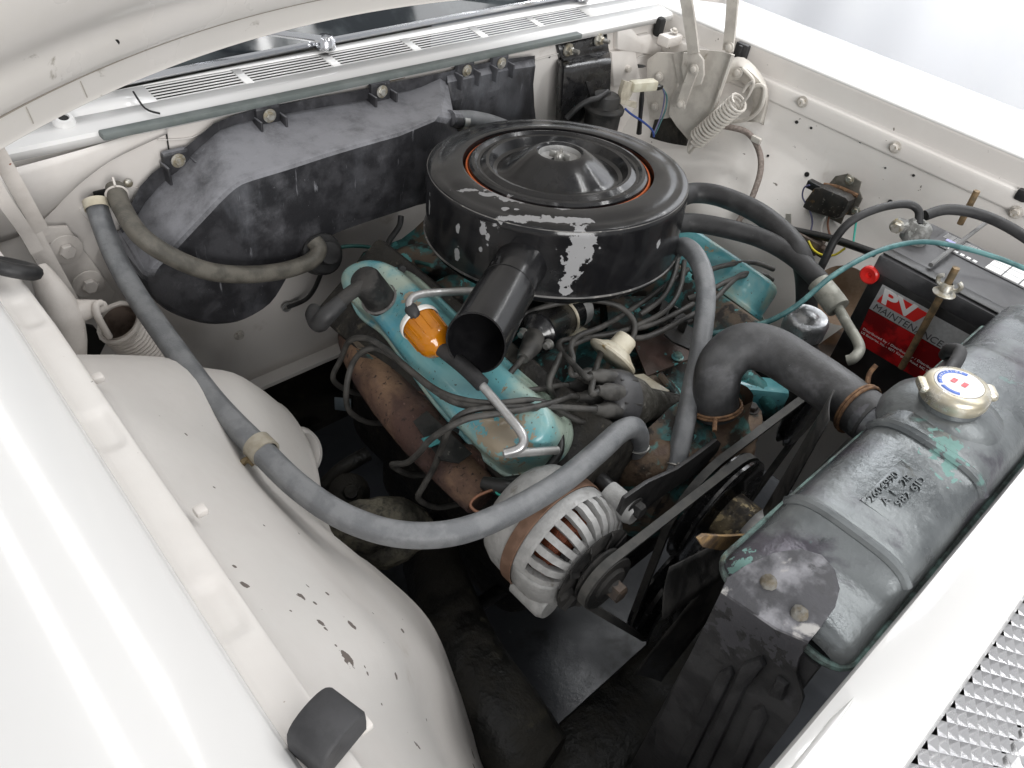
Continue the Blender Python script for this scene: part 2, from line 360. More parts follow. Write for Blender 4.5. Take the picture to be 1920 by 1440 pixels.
# --- near inner fender (wheelhouse)
Ls = [A(-.685,.27,.50),A(-.688,.20,.70),A(-.688,.13,.83),A(-.688,.045,.945),A(-.688,-.1,1.0),A(-.688,-.2,1.0),A(-.688,-.31,1.0),A(-.688,-.41,1.0),A(-.688,-.48,1.0),A(-.688,-.62,1.0),A(-.688,-.72,1.0)]
Es = [A(-.44,.27,.42),A(-.42,.17,.61),at(530,762,X=-.425),at(588,850,X=-.44),at(622,1000,X=-.485),at(705,1068,X=-.478),at(805,1165,X=-.462),at(858,1290,X=-.45),at(905,1430,X=-.44),A(-.44,-.54,.30),A(-.44,-.70,.22)]
for l in Ls[3:]: l[0] = fe(l[1])+.003+.0285
prow = []
for i,(l,e) in enumerate(zip(Ls,Es)):
    row = [l+A(-.001,0,.004)]
    for u in (.03,.08,.2,.35,.5,.65,.8,.9,.96,1.0):
        b = math.sin(math.pi*u**.9)
        p = l*(1-u)+e*u + A(.62,0,.78)*([.02,.05,.06,.045,.028,.02,.02,.02,.02,.02,.02][i]*b) - A(.5,0,.6)*.010*math.exp(-((u-.50)/.10)**2)
        if i == 7: p = p+A(.010,0,.013)*b
        row.append(p)
    row += [e+A(-.012,0,-.025), e+A(-.03,0,-.09), e+A(-.05,0,-.3)]
    prow.append(row)
cols = [cat([r[j] for r in prow], 6) for j in range(len(prow[0]))]
rows = [[c[i] for c in cols] for i in range(len(cols[0]))]
rows = [cat(r, 3) for r in rows]
inn = obj('inner_fender', MB().grid(rows), INNER, car, smooth=70)
# access hole collar in the wheelhouse edge
hc = at(566,848,X=-.445); hn = unit(A(.35,-.70,.55))
mb = MB().lathe([(.040,-.02),(.036,.0),(.031,.007),(.026,.008),(.022,.002),(.0215,-.02)], hc, hn, 28); obj('access_collar', mb, INNER, inn)
mb = MB().lathe([(.0001,-.012),(.024,-.012)], hc, hn, 24); obj('access_hole', mb, VOID, inn)
from mathutils.bvhtree import BVHTree
def hit(o, x, y):
    V = [v.co for v in o.data.vertices]; b_ = BVHTree.FromPolygons(V, [tuple(p.vertices) for p in o.data.polygons])
    d = ray(x,y); r_ = b_.ray_cast(Vector(CAM-world_of(o)), Vector(d)); return np.array(r_[0])+world_of(o) if r_[0] else None
bl_ = []
for (x,y,r_,e_) in ((564,1118,.0032,1.9),(576,1098,.0022,2.0),(590,1130,.0016,1.5),(600,1165,.0036,1.8),(614,1113,.0026,1.4),(650,1235,.0062,1.9),(755,1183,.0036,1.6),(660,1172,.0034,1.7),(612,1180,.002,1.5),(690,1264,.0024,1.7),(684,1250,.0018,1.5),(743,1268,.0024,2.2),(460,1097,.0028,1.6),(440,1062,.0016,1.2),(348,814,.002,1.3),(402,914,.0017,1.2),(785,1400,.0035,2.5),(887,1415,.006,2.2),(890,1440,.006,2.0),(545,1145,.0014,1.2),(630,1210,.0016,1.2),(700,1150,.0014,1.3),(716,1320,.0015,1.2),(800,1350,.0014,1.3),(495,985,.0012,1.3),(560,1000,.0013,1.2),(720,1205,.0013,1.2)):
    q = hit(inn, x, y)
    if q is not None: bl_.append((q, (r_*.72, r_*e_*.72, r_*1.1), .45))
INNERC = mat('cream_chipped_paint', (.74,.715,.685), (.70,.67,.64), 5, .34, .5, bump=.00025, bscale=60,
    layers=[((.55,.51,.46),9,.70,.95,.55), ((.30,.26,.23),120,.83,.845,.7)], blobs=bl_, base=(0,0,0), blob_col=(.16,.135,.12), blob_rough=.7, amp=.7)
inn.data.materials[0] = INNERC

# --- firewall
FY = .362
rows = [[A(x, FY+.05*max(0,(.62-zz))*0, zz) for x in np.linspace(-.74,.78,40)] for zz in np.linspace(.485,1.012,16)]
fw = obj('firewall', MB().grid(rows), BAYPAINT, car, solid=.0015)
mb = MB().plate([A(-.45,FY-.03,.484),A(.5,FY-.03,.484),A(.5,FY+.02,.484),A(-.45,FY+.02,.484)], (0,0,.008), .001); obj('toe_flange', mb, BAYPAINT, fw)
# gusset under the cowl corner
top = [at(-60,338,Y=.335),at(0,322,Y=.337),at(150,281,Y=.342),at(285,240,Y=.352),at(300,236,Y=.357)]
bot = [at(-60,470,Y=.35),at(40,440,Y=.35),at(90,402,Y=.358),at(176,318,Y=.359),at(312,250,Y=.359)]
rows = []
for u in np.linspace(0,1,9):
    row = [a*(1-u)+b*u+A(0,-.010,.003)*math.sin(math.pi*u) for a,b in zip(top,bot)]; rows.append(cat(row, 5))
obj('gusset', MB().grid(rows), BAYPAINT, fw, solid=.001)
# raised seams
def strip(name, pts, r, m, parent): return obj(name, MB().tube(pts, r, 6, 4), m, parent)
strip('panel_seam', [at(312,250,Y=.358),at(318,290,Y=.358),at(325,330,Y=.358)], .0012, GREASE, fw)
strip('panel_seam', [at(296,262,Y=.358),at(360,258,Y=.358),at(400,232,Y=.358)], .0012, INNER, fw)
strip('panel_seam', [at(1195,108,Y=.358),at(1245,96,Y=.358),at(1300,115,Y=.358)], .0015, INNER, fw)
strip('panel_seam', [at(1005,112,Y=.358),at(1055,98,Y=.358)], .0012, INNER, fw)
# embossed pads at right of firewall
def pad(px, Y, h, m, parent, name='embossed_pad', bev=.004):
    return obj(name, MB().plate([at(x,y,Y=Y) for x,y in px], (0,-h,0), bev), m, parent)
pad([(1140,95),(1185,88),(1196,150),(1145,160)], .36, .010, BAYPAINT, fw)
pad([(1150,52),(1175,46),(1190,65),(1212,60),(1225,80),(1240,90),(1215,100),(1150,90)], .36, .012, BAYPAINT, fw)
mb = MB()
bp = at(1172,127,Y=.355); mb.lathe([(.0001,.014),(.006,.014),(.007,.010),(.007,.0),(.011,0),(.011,-.004)], bp, (0,-1,0), 16); obj('grommet', mb, BOLT, fw)
mb = MB().lathe([(.0001,.02),(.003,.012),(.004,0)], at(1195,124,Y=.355), (.5,-.8,.2), 10); obj('wire_stub', mb, WIREB, fw)
mb = MB().lathe([(.0001,.0006),(.003,.0006)], at(1030,106,Y=.3605), (0,-1,0), 10); obj('hole', mb, VOID, fw)
for (x,y) in ((240,343),):
    q = at(x,y,Y=.356); mb = MB().lathe([(.006,0),(.0055,.003),(.003,.0045),(.0001,.0045)], q, (0,-1,.1), 14); obj('screw', mb, ZINC, fw)
# heater pipe grommet plate
pad([(148,392),(210,338),(222,346),(260,352),(258,372),(165,415)], .3605, .002, INNER, fw, 'pipe_plate', .001)
mb = MB().box(at(200,372,Y=.356),(.03,.004,.028),bev=.001); obj('pipe_hole', mb, VOID, fw)

# --- cowl panel with louvre slats
CZ = 1.03; Y0, YV0, YV1 = .352, .394, .439
def rear(x): return .457+.03*x-.02*x*x
def cz(y): return 1.018+ (y-Y0)*.10
xs_v = [(-.40,-.268),(-.254,-.117),(-.101,.044),(.060,.197),(.213,.342),(.356,.488)]
groups = [(a,b) for a,b in xs_v]
mb = MB()
def quad(x0,x1,yf0,yf1,n=8):
    rows = []
    for j in range(3):
        row = []
        for x in np.linspace(x0,x1,n):
            ya = yf0(x) if callable(yf0) else yf0; yb = yf1(x) if callable(yf1) else yf1
            y = ya+(yb-ya)*j/2; row.append(A(x,y,cz(y)))
        rows.append(row)
    mb.grid(rows)
quad(-.74,.74,Y0,YV0,40); quad(-.74,.74,YV1,rear,40)
xe = [-.74]+[v for g in groups for v in g]+[.74]
for i in range(0,len(xe),2): quad(xe[i],xe[i+1],YV0,YV1,8)
# front drip edge
mb.grid([[A(x,Y0,cz(Y0)) for x in np.linspace(-.74,.74,40)],[A(x,Y0-.004,cz(Y0)-.004) for x in np.linspace(-.74,.74,40)],[A(x,Y0-.004,cz(Y0)-.014) for x in np.linspace(-.74,.74,40)]])
cowl = obj('cowl_panel', mb, PAINT, car, smooth=35, solid=.0015)
mb = MB().box((0,(YV0+YV1)/2,.955),(1.3,.10,.04)); obj('plenum', mb, VOID, cowl)
for (a,b) in groups:
    for k in range(6):
        y = YV0+(k+.5)*(YV1-YV0)/6
        m2 = MB().box(((a+b)/2, y, cz(y)-.001),(b-a, .0036, .0006), bev=.0006); obj('slat', m2, PAINT, cowl)
mb = MB().box((-.05,.343,1.016),(.90,.017,.010),bev=.003); sl = obj('cowl_seal', mb, SEAL, car)
p = at(120,226,z=1.025)
mb = MB().lathe([(.014,-.004),(.014,0),(.011,.006),(.007,.006),(.006,.0)], p, (0,-.3,1), 18); obj('washer_nozzle', mb, PAINT, cowl)
mb = MB().lathe([(.0001,.004),(.006,.004)], p, (0,-.3,1), 12); obj('nozzle_hole', mb, VOID, cowl)
strip('panel_gap', [at(250,172,z=1.031),at(272,203,z=1.026),at(300,213,z=1.0225)], .0014, VOID, cowl)

# --- windshield, dash behind, trim, wipers
rows = []
for t in np.linspace(0,1,8):
    rows.append([A(x, rear(x)+.012+.30*t, cz(rear(x))+.006+.26*t) for x in np.linspace(-.72,.72,40)])
ws = obj('windshield', MB().grid(rows), GLASS, car, smooth=60)
obj('windshield_trim', MB().tube([A(x, rear(x)+.006, cz(rear(x))+.006) for x in np.linspace(-.72,.72,30)], .006, 8, 2), CHROME, car)
def wiper(x0, x1, name='wiper'):
    e = bpy.data.objects.new(name, None); COL.objects.link(e); e.parent = car; e.location = (x0, rear(x0)-.01, cz(.5))
    b = A(x0, rear(x0)-.012, cz(.5)); t = A(x1, rear(x1)+.055, cz(.5)+.06)
    obj('pivot', MB().lathe([(.016,0),(.015,.014),(.010,.02),(.0001,.021)], b, (0,0,1), 18), CHROME, e)
    obj('arm', MB().tube([b+A(0,0,.012), b*.6+t*.4+A(0,-.005,.016), t+A(0,0,.012)], .0045, 8, 6, radii=[.007,.0045,.0035]), CHROME, e)
    d = unit(A(t[0]-b[0], .02, .01)); obj('blade', MB().tube([t-d*.20+A(0,.01,.01), t+A(0,.012,.012), t+d*.2+A(0,.01,.01)], .004, 8, 4), BLACKGLOSS, e)
    obj('blade_bridge', MB().tube([t-d*.10+A(0,.0,.016), t+A(0,.0,.022), t+d*.1+A(0,.0,.016)], .003, 8, 4), CHROME, e)
wiper(.52,.12); wiper(-.10,-.42)

# --- hood
def hy(x): return .395-.19*(abs(x)/.66)**2
prof = [(.0,-.004),(.0,.0),(.004,.012),(.010,.028),(.013,.033),(.026,.040),(.037,.060),(.043,.078),(.052,.092),(.075,.115),(.10,.16),(.125,.24),(.16,.32),(.26,.48),(.40,.70),(.55,.92)]
pp = cat([A(a,b) for a,b in prof], 3)
xs = np.linspace(-.668,.668,60)
rows = [[A(x, hy(x)-f*(1-.25*(abs(x)/.74)**3), 1.10+u - .012*(abs(x)/.66)**4) for x in xs] for f,u in pp]
hd = obj('hood', MB().grid(rows), HOODP, car, smooth=60, solid=-.002)
# pressed round recess and drain hole in the underside
def hit_n(o, x, y):
    V = [v.co for v in o.data.vertices]; b_ = BVHTree.FromPolygons(V, [tuple(p.vertices) for p in o.data.polygons])
    d = ray(x,y); r_ = b_.ray_cast(Vector(CAM-world_of(o)), Vector(d)); n_ = np.array(r_[1]); n_ = n_ if np.dot(n_,d) < 0 else -n_
    return np.array(r_[0])+world_of(o), n_
for (x0,y0,x1,y1) in ((150,152,163,182),(48,200,62,231)):
    p_a,na = hit_n(hd,x0,y0); p_b,nb = hit_n(hd,x1,y1); strip('flange_joint', [p_a+na*.0004,(p_a+p_b)/2+na*.0006,p_b+nb*.0004], .0006, mat('joint_grime',(.42,.39,.35),None,10,.7), hd)
q = at(213,79,p=(0,hy(-.45)-.085,1.235),n=(0,-.9,-.45)); obj('drain_hole', MB().lathe([(.0001,.002),(.006,.002),(.006,-.004)], q, (0,-.85,-.5), 12), VOID, hd)
strip('edge_seam', [A(x, hy(x)-.0125, 1.1325- .012*(abs(x)/.66)**4) for x in np.linspace(-.66,.3,20)], .0008, mat('seam_grime',(.30,.27,.23),None,10,.7), hd)

# --- far rail, far fender, far inner fender
RX = .70
z1 = mean_z([(1390,75),(1650,186),(1900,292)], RX); z2 = mean_z([(1400,125),(1640,238),(1900,352)], RX-.004); z3 = mean_z([(1437,177),(1570,237),(1657,283),(1780,350),(1910,420)], RX-.012)
ysr = np.linspace(-.80,.45,80)
pr = [(RX+.36,.22),(RX+.36,.50),(RX+.36,.85),(RX+.32,.95),(RX+.22,z1+.004),(RX+.10,z1+.012),(RX+.02,z1+.006),(RX+.004,z1+.003),(RX,z1-.001),(RX,z1-.006),(RX-.001,z2+.004),(RX-.004,z2+.001),(RX-.010,z2-.002),(RX-.012,z2-.006),(RX-.013,z3+.004),(RX-.0135,z3)]
rows = [[A(a,y,b) for a,b in pr] for y in ysr]
obj('fender', MB().grid([r[:9] for r in rows]), PAINT, car, smooth=35, solid=-.001)
rl = obj('fender_rail', MB().grid([r[8:] for r in rows]), INNER, car, smooth=35, solid=-.001)
rl['label'] = 'cream rail along the top of the driver side inner fender'
def hexbolt(c, n, r, h, m, parent, washer=1.5, name='bolt'):
    a,b,n = frame_of(n); mb = MB(); c = np.array(c)
    if washer: mb.lathe([(r*washer,0),(r*washer,.0015),(r*.9,.0025),(.0001,.0025)], c, n, 20)
    ring = lambda s,t: [c+n*t+s*r*(math.cos(math.pi/3*i)*a+math.sin(math.pi/3*i)*b) for i in range(6)]
    mb.loft([ring(1,.001),ring(1,h*.8),ring(.85,h)], True, False, True)
    return obj(name, mb, m, parent, smooth=25)
for (x,y) in ((1505,191),(1679,276),(1905,398)):
    hexbolt(at(x,y,X=RX-.0135), (-1,0,0.05), .0075, .010, BOLT, rl)
pr2 = [(RX-.010,z3+.003),(RX-.011,z3-.01),(RX-.016,z3-.05),(RX-.030,z3-.10),(RX-.055,z3-.16),(RX-.10,z3-.23),(RX-.14,z3-.32),(RX-.16,z3-.5),(RX-.17,z3-.68)]
rows = []
for y in ysr:
    r = []
    for j,(a,b) in enumerate(cat([A(a,b) for a,b in pr2], 4)):
        dome = math.exp(-((y-.02)/.15)**2)*math.exp(-((b-.74)/.09)**2)*.075
        cr = .006*(1 if y > .04 else 0) if b < z3-.03 else 0
        r.append(A(a-dome-cr, y, b))
    rows.append(r)
inf = obj('inner_fender', MB().grid(rows), INNER, car, smooth=60)
for (x,y,r) in ((1494,229,.004),(1521,240,.003),(1513,327,.006),(1613,267,.002),(1669,379,.006),(1660,315,.002),(1440,292,.003),(1713,329,.003),(1338,356,.004)):
    p = at(x,y,X=.672); 
    # find panel depth at that height
    for _ in range(4):
        b = p[2]; aa = np.interp(-b, [-q[1] for q in pr2], [q[0] for q in pr2]); p = at(x,y,X=float(aa)-.001-math.exp(-((p[1]-.02)/.15)**2)*math.exp(-((b-.74)/.09)**2)*.075)
    obj('hole', MB().lathe([(.0001,.0015),(r*.8,.0015),(r*.8,-.001)], p, (-1,0,.3), 10), VOID, inf)

# --- radiator support and grille
mb = MB(); xs = np.linspace(-.72,.75,40)
sup = [(-.688,.90),(-.688,.962),(-.690,.968),(-.697,.970),(-.715,.972),(-.742,.971),(-.750,.967),(-.753,.958),(-.753,.925)]
mb.grid([[A(x,y-.006*math.cos(x*2.2)+.006,zz) for x in xs] for y,zz in sup]); rs = obj('radiator_support', mb, PAINT, car, smooth=40, solid=-.0015)
# stepped shadow edge on the support near the passenger end
mb = MB().plate([A(-.72,-.694,.9725),A(-.40,-.694,.9725),A(-.37,-.697,.9725),A(-.40,-.70,.9725),A(-.52,-.712,.9725),A(-.72,-.712,.9725)], (0,0,.004), .003); obj('corner_plate', mb, PAINT, rs)
# stamped diamond grille below the support
u0 = A(0,-.768,.925)
def grille_sheet(o, du, dv, nn, nu, nv, size, h):
    """rows of shallow stamped diamond pyramids in one sheet"""
    vs = []; fs = []; idx = {}
    def vid(i,j,hh):
        k = (i,j,hh)
        if k not in idx: idx[k] = len(vs); vs.append(o+du*(i*size*.5)+dv*(j*size*.5)+nn*hh)
        return idx[k]
    for i in range(nu):
        for j in range(nv):
            if (i+j) % 2: continue
            c = vid(i,j,h); l,r_,t,b = vid(i-1,j,0),vid(i+1,j,0),vid(i,j+1,0),vid(i,j-1,0)
            fs += [(c,l,t),(c,t,r_),(c,r_,b),(c,b,l)]
    return MB().add(vs, fs)
du = unit(A(1,0,0)); dv = unit(A(0,-.62,-.35)); nn = unit(np.cross(dv,du)); nn = nn if nn[2] > 0 else -nn
GR = mat('grille_aluminium', (.74,.74,.75), (.66,.66,.67), 30, .2, .3, metal=.85)
g1 = obj('grille', grille_sheet(A(-.62,-.760,.935), du, dv, nn, 150, 7, .0175, -.0045), GR, car, smooth=0)
dv2 = unit(A(0,-.80,-.16)); nn2 = unit(np.cross(dv2,du)); nn2 = nn2 if nn2[2] > 0 else -nn2
o2 = A(-.62,-.760,.935)+dv*(.0175*.5*7)+A(0,0,-.014)
obj('grille_lower', grille_sheet(o2, du, dv2, nn2, 150, 30, .0175, -.0045), GR, g1, smooth=0)
mb = MB().box((0,-.90,.80),(1.4,.30,.01)); obj('grille_backing', mb, VOID, g1)

# --- rubber hood bumpers on the flange
RB = mat('grey_rubber', (.028,.028,.03), (.05,.05,.053), 30, .6, .75, bump=.0002)
p = at(612,1352,z=1.045)
ax = [unit(A(.25,-.97,0)), unit(A(.97,.25,0)), A(0,0,1)]
def dome_block(c, ax, w, l, h, r=.5):
    ring = []
    for t in np.linspace(0, math.pi, 12): ring.append(c+ax[1]*(-w/2*math.cos(t))+ax[2]*(h*math.sin(t)**.6))
    ring = [c+ax[1]*(-w/2)-ax[2]*h*.6]+ring+[c+ax[1]*(w/2)-ax[2]*h*.6]
    def sc(k): return [c+(q-c)*k for q in ring]
    return MB().loft([[q-ax[0]*l/2 for q in sc(.93)],[q-ax[0]*(l/2-.002) for q in ring],[q+ax[0]*(l/2-.002) for q in ring],[q+ax[0]*l/2 for q in sc(.93)]], True, True, True)
obj('rubber_bumper', dome_block(p-A(0,0,.014), ax, .040, .030, .020), RB, car)
p = at(22,502,z=1.03); mb = MB().torus(p, (.5,.3,.8), .020, .0075, 24, 10); obj('rubber_bumper', mb, RUBBER, car)
p = at(1390,98,X=.695); mb = MB().box(p,(.014,.03,.036),bev=.004); mb.box(p+A(-.008,0,.004),(.008,.010,.022),bev=.002); obj('rubber_bumper', mb, RUBBER, car)
p = at(1917,366,X=.69); mb = MB().box(p,(.014,.02,.02),bev=.004); obj('rubber_bumper', mb, RUBBER, car)

# --- hood hinge, passenger side
hn_ = bpy.data.objects.new('hood_hinge', None); COL.objects.link(hn_); hn_.parent = car; hn_.location = (-.6,.3,.8)
hn_['label'] = 'cream hood hinge with painted coil spring beside the passenger fender'
YH = .345
pl = [(55,425),(125,422),(140,445),(213,545),(205,560),(160,575)]
obj('mounting_plate', MB().plate([at(x,y,Y=YH) for x,y in pl], (0,-.005,0), .0015), HINGEW, hn_)
for (x,y) in ((124,468),(166,533)):
    q = at(x,y,Y=YH-.006); mb = MB().lathe([(.022,0),(.021,.0012),(.015,.0022),(.0001,.0022)], q, (0,-1,0), 28); obj('washer', mb, HINGEW, hn_)
    hexbolt(q+A(0,-.002,0), (0,-1,0), .011, .008, HINGEW, hn_, 0)
def bar(name, px, Ys, w, t, m, parent):
    P = [at(x,y,Y=Y) for (x,y),Y in zip(px,Ys)]; P = cat(P,4); rings = []
    for i,p in enumerate(P):
        d = unit(P[min(i+1,len(P)-1)]-P[max(i-1,0)]); s = unit(np.cross(d,(0,1,0))); u = np.cross(s,d)
        rings.append([p+s*w+u*t, p-s*w+u*t, p-s*w-u*t, p+s*w-u*t])
    return obj(name, MB().loft(rings, True, True, True), m, parent, smooth=30)
bar('arm', [(-60,190),(0,295),(70,420),(80,440)], [.20,.24,.27,.275], .0085, .003, HINGEW, hn_)
bar('arm', [(-60,260),(0,365),(45,430),(68,470)], [.19,.22,.245,.25], .0075, .003, HINGEW, hn_)
mb = MB().plate([at(x,y,Y=.27) for x,y in ((40,440),(75,425),(90,455),(112,495),(150,565),(165,590),(148,598),(100,545),(60,480))], (0,.012,0), .003); obj('link_plate', mb, HINGEW, hn_)
mb = MB().tube([at(70,500,Y=.23),at(95,545,Y=.21),at(115,590,Y=.20),at(130,640,Y=.19),at(140,700,Y=.18)], .016, 14, 6, radii=[.010,.018,.024,.020,.012]); obj('casting', mb, HINGEW, hn_)
mb = MB().tube([at(108,590,Y=.20),at(140,585,Y=.20),at(172,578,Y=.20),at(195,574,Y=.205)], .010, 12, 6, radii=[.022,.016,.011,.007]); obj('spring_arm', mb, HINGEW, hn_)
def coil(c0, c1, R, r, turns, k=14):
    d = c1-c0; a,b,n = frame_of(d); L = np.linalg.norm(d); P = []
    for i in range(int(turns*k)+1):
        t = i/(turns*k); an = 2*math.pi*turns*t; P.append(c0+d*t+R*(math.cos(an)*a+math.sin(an)*b))
    return P
c0 = at(221,603,Y=.20); c1 = c0+unit(unit(ray(221,603))*.80+RM[0]*.46+RM[1]*.40)*.085
obj('coil_spring', MB().tube(coil(c0,c1,.0285,.0032,13), .0034, 7, 1), HINGEW, hn_)
mb = MB().lathe([(.027,0),(.027,.085),(.0245,.085),(.0245,0)], c0, c1-c0, 28); obj('spring_core', mb, HINGEW, hn_)
dd = unit(c1-c0); a_,b_,_ = frame_of(dd)
mb = MB().lathe([(.0001,.05),(.0236,.05),(.0238,.0005)], c0, dd, 24); obj('spring_bore', mb, mat('spring_inside',(.22,.17,.14),(.12,.09,.07),40,.7), hn_)
q = [at(190,568,Y=.195),at(180,572,Y=.19),at(182,590,Y=.185),at(193,612,Y=.185),at(205,632,Y=.186)]
obj('spring_hook', MB().tube(q, .0045, 10, 6), HINGEW, hn_)

obj('wheelhouse_opening_shade', MB().plate([at(x,y,Y=.25) for x,y in ((148,606),(176,612),(200,640),(175,690),(150,690),(142,650))], (0,.004,0)), VOID, hn_)  # black plate put in as the shade inside the opening

# --- hood hinge, driver side
hf = bpy.data.objects.new('hood_hinge', None); COL.objects.link(hf); hf.parent = car; hf.location = (.62,.2,.8)
hf['label'] = 'grey driver side hood hinge with open coil spring'
HX = .60
obj('mounting_plate', MB().plate([at(x,y,X=HX+.02) for x,y in ((1214,112),(1232,98),(1268,100),(1275,130),(1262,215),(1250,222),(1218,225),(1212,180))], (.006,0,0), .002), HINGEP, hf)
obj('side_plate', MB().plate([at(x,y,X=HX+.01) for x,y in ((1262,100),(1300,92),(1345,96),(1374,102),(1366,125),(1352,165),(1338,205),(1318,240),(1290,262),(1268,236),(1254,215),(1258,185),(1272,160))], (.006,0,0), .002), HINGEP, hf)
strip('plate_flange', [at(1374,102,X=HX),at(1358,150,X=HX),at(1340,200,X=HX),at(1322,236,X=HX)], .004, HINGEP, hf)
def barx(name, px, X, w, t, m, parent):
    P = [at(x,y,X=X) for x,y in px]; P = cat(P,4); rings = []
    for i,p in enumerate(P):
        d = unit(P[min(i+1,len(P)-1)]-P[max(i-1,0)]); s = unit(np.cross(d,(1,0,0))); u = np.cross(s,d)
        ww = w[0]+(w[1]-w[0])*i/(len(P)-1)
        rings.append([p+s*ww+u*t, p+s*ww*.7+u*t*1.7, p-s*ww*.7+u*t*1.7, p-s*ww+u*t, p-s*ww-u*t, p+s*ww-u*t])
    return obj(name, MB().loft(rings, True, True, True), m, parent, smooth=25)
barx('arm', [(1268,-140),(1278,-60),(1287,0),(1296,60),(1301,100)], HX-.012, (.014,.0125), .0025, HINGEP, hf)
obj('arm_head', MB().plate([at(x,y,X=HX-.008) for x,y in ((1284,98),(1312,100),(1321,112),(1322,140),(1316,158),(1300,163),(1284,150),(1280,125))], (-.005,0,0), .002), HINGEP, hf)
barx('arm', [(1385,-140),(1378,-40),(1374,0),(1370,50),(1365,95)], HX+.03, (.013,.0115), .0025, HINGEP, hf)
barx('link', [(1302,128),(1290,160),(1276,200)], HX-.018, (.0105,.0105), .0025, HINGEP, hf)
for (x,y,X_) in ((1302,130,HX-.022),(1277,196,HX-.022),(1368,89,HX+.024),(1384,137,HX+.05),(1237,144,HX+.018),(1228,200,HX+.018)):
    q = at(x,y,X=X_); mb = MB().lathe([(.010,0),(.010,.003),(.0065,.0035),(.0065,.007),(.004,.0085),(.0001,.0085)], q, (-1,0,.1), 16); obj('rivet', mb, HINGEP, hf)
rows = []
for X_,pxs in ((HX+.075,((1340,120),(1395,108),(1440,165),(1432,235))),(HX+.055,((1350,140),(1392,125),(1436,172),(1425,230))),(HX+.05,((1345,165),(1385,150),(1412,190),(1400,228)))):
    rows.append(cat([at(x,y,X=X_) for x,y in pxs], 5))
obj('bracket', MB().grid(rows), HINGEP, hf, solid=.002)
obj('bracket_lip', MB().tube([at(x,y,X=HX+.045) for x,y in ((1392,128),(1412,150),(1408,165),(1420,160),(1433,163),(1432,185),(1424,205),(1405,222),(1375,228),(1345,228))], .004, 8, 5), HINGEP, hf)
c0 = at(1387,190,X=HX-.005); c1 = at(1306,262,X=HX+.0)
obj('coil_spring', MB().tube(coil(c0,c1,.0185,.003,15), .0028, 7, 1), HINGEP, hf)
c0n = unit(c0-c1)
obj('spring_hook', MB().tube([c0+A(0,0,.018),c0+c0n*.012+A(0,0,.026),c0+c0n*.03+A(0,0,.018),c0+c0n*.028+A(0,0,-.004),c0+c0n*.01-A(0,0,.012)], .003, 8, 6), HINGEP, hf)
obj('spring_hook', MB().tube([c1+A(0,0,-.017),c1-c0n*.015+A(0,0,-.02),c1-c0n*.026,c1-c0n*.02+A(0,0,.015)], .003, 8, 6), HINGEP, hf)
obj('hinge_shadow_pocket', MB().plate([at(x,y,X=HX+.035) for x,y in ((1228,222),(1262,222),(1286,250),(1288,285),(1255,280),(1215,270))], (.01,0,0)), GREASE, hf)  # dark greasy plate standing in for shade in the opening under the hinge
# bracket on the cowl corner
obj('corner_bracket', MB().box(at(1256,74,Y=.32),(.05,.03,.022),bev=.004), BAYPAINT, car)
q = at(1262,66,Y=.318); hexbolt(q+A(0,0,.008),(0,-.2,1),.006,.006,BOLT,car)
obj('cowl_gap', MB().box(at(1236,50,Y=.345),(.022,.02,.04),bev=.008), VOID, car)

# --- lower body closing the bay in
mb = MB(); mb.grid([[A(x,-.79-.06*math.cos(x*1.3),zz) for x in np.linspace(-1.05,1.02,24)] for zz in (.16,.30,.55,.78,.80)]); obj('front_valance', mb, PAINT, car, solid=.002)
mb = MB().box((0,.95,.30),(2.0,1.2,.02)); obj('floor_pan', mb, GREASE, car)
mb = MB(); mb.grid([[A(x,.362+.16*max(0,(.485-zz)/.2),zz) for x in np.linspace(-.74,.78,10)] for zz in (.30,.40,.484)]); obj('toe_board', mb, GREASE, car)
mb = MB(); mb.grid([[A(x,1.52,zz) for x in (-1.0,1.0)] for zz in (.2,1.1)]); obj('rear_bulkhead', mb, GREASE, car)

# --- frame, crossmember, suspension under the bay
ch = thing('frame_rail', 'greasy black frame rail running beside the passenger wheelhouse', 'frame rail', (-.36,-.3,.2))
P = [at(790,1000,z=.36),at(820,1110,z=.42),at(880,1260,z=.46),at(960,1380,z=.46),at(1010,1460,z=.44)]
rings = []
for i,p in enumerate(cat(P,5)):
    w = .055; h = .045
    rings.append([p+A(math.cos(t)*w*(1.0 if math.cos(t)<0 else 1.15), math.cos(t)*.012, math.copysign(abs(math.sin(t))**.7,math.sin(t))*h) for t in np.linspace(0,2*math.pi,19)[:-1]])
obj('rail', MB().loft(rings, True, True, True), GREASE, ch, smooth=60)
obj('rail_flange', MB().tube([at(905,1215,z=.475),at(960,1290,z=.49),at(1020,1385,z=.48)], .007, 8, 5), GREASE, ch)
obj('weld_line', MB().tube([at(880,1205,z=.475),at(930,1280,z=.492),at(975,1360,z=.492)], .003, 6, 5), GREASEL, ch)
single('cross_member', MB().box((0.0,-.50,.36),(.86,.12,.10),bev=.02), GREASE, 'dark cross member spanning below the radiator', 'cross member')
sp = thing('suspension_mount', 'greasy pale suspension mount in the dark beside the wheelhouse', 'suspension mount', (-.42,-.1,.5))
P = [(620,1000,.57),(690,985,.60),(750,975,.60),(800,985,.58)]
obj('arm', MB().tube([at(x,y,z=zz) for x,y,zz in P], .03, 10, 5, radii=[.034,.040,.034,.016]), GREASEL, sp, jit=.0025)
obj('arm_lower', MB().tube([at(640,1030,z=.53),at(720,1030,z=.54),at(800,1005,z=.55)], .03, 10, 5, radii=[.02,.03,.012]), GREASEL, sp, jit=.002)
obj('bushing', MB().lathe([(.030,-.02),(.032,0),(.024,.010),(.012,.014),(.010,.024),(.0001,.026)], at(655,925,z=.56), (-.2,-.5,.8), 18), GREASE, sp)
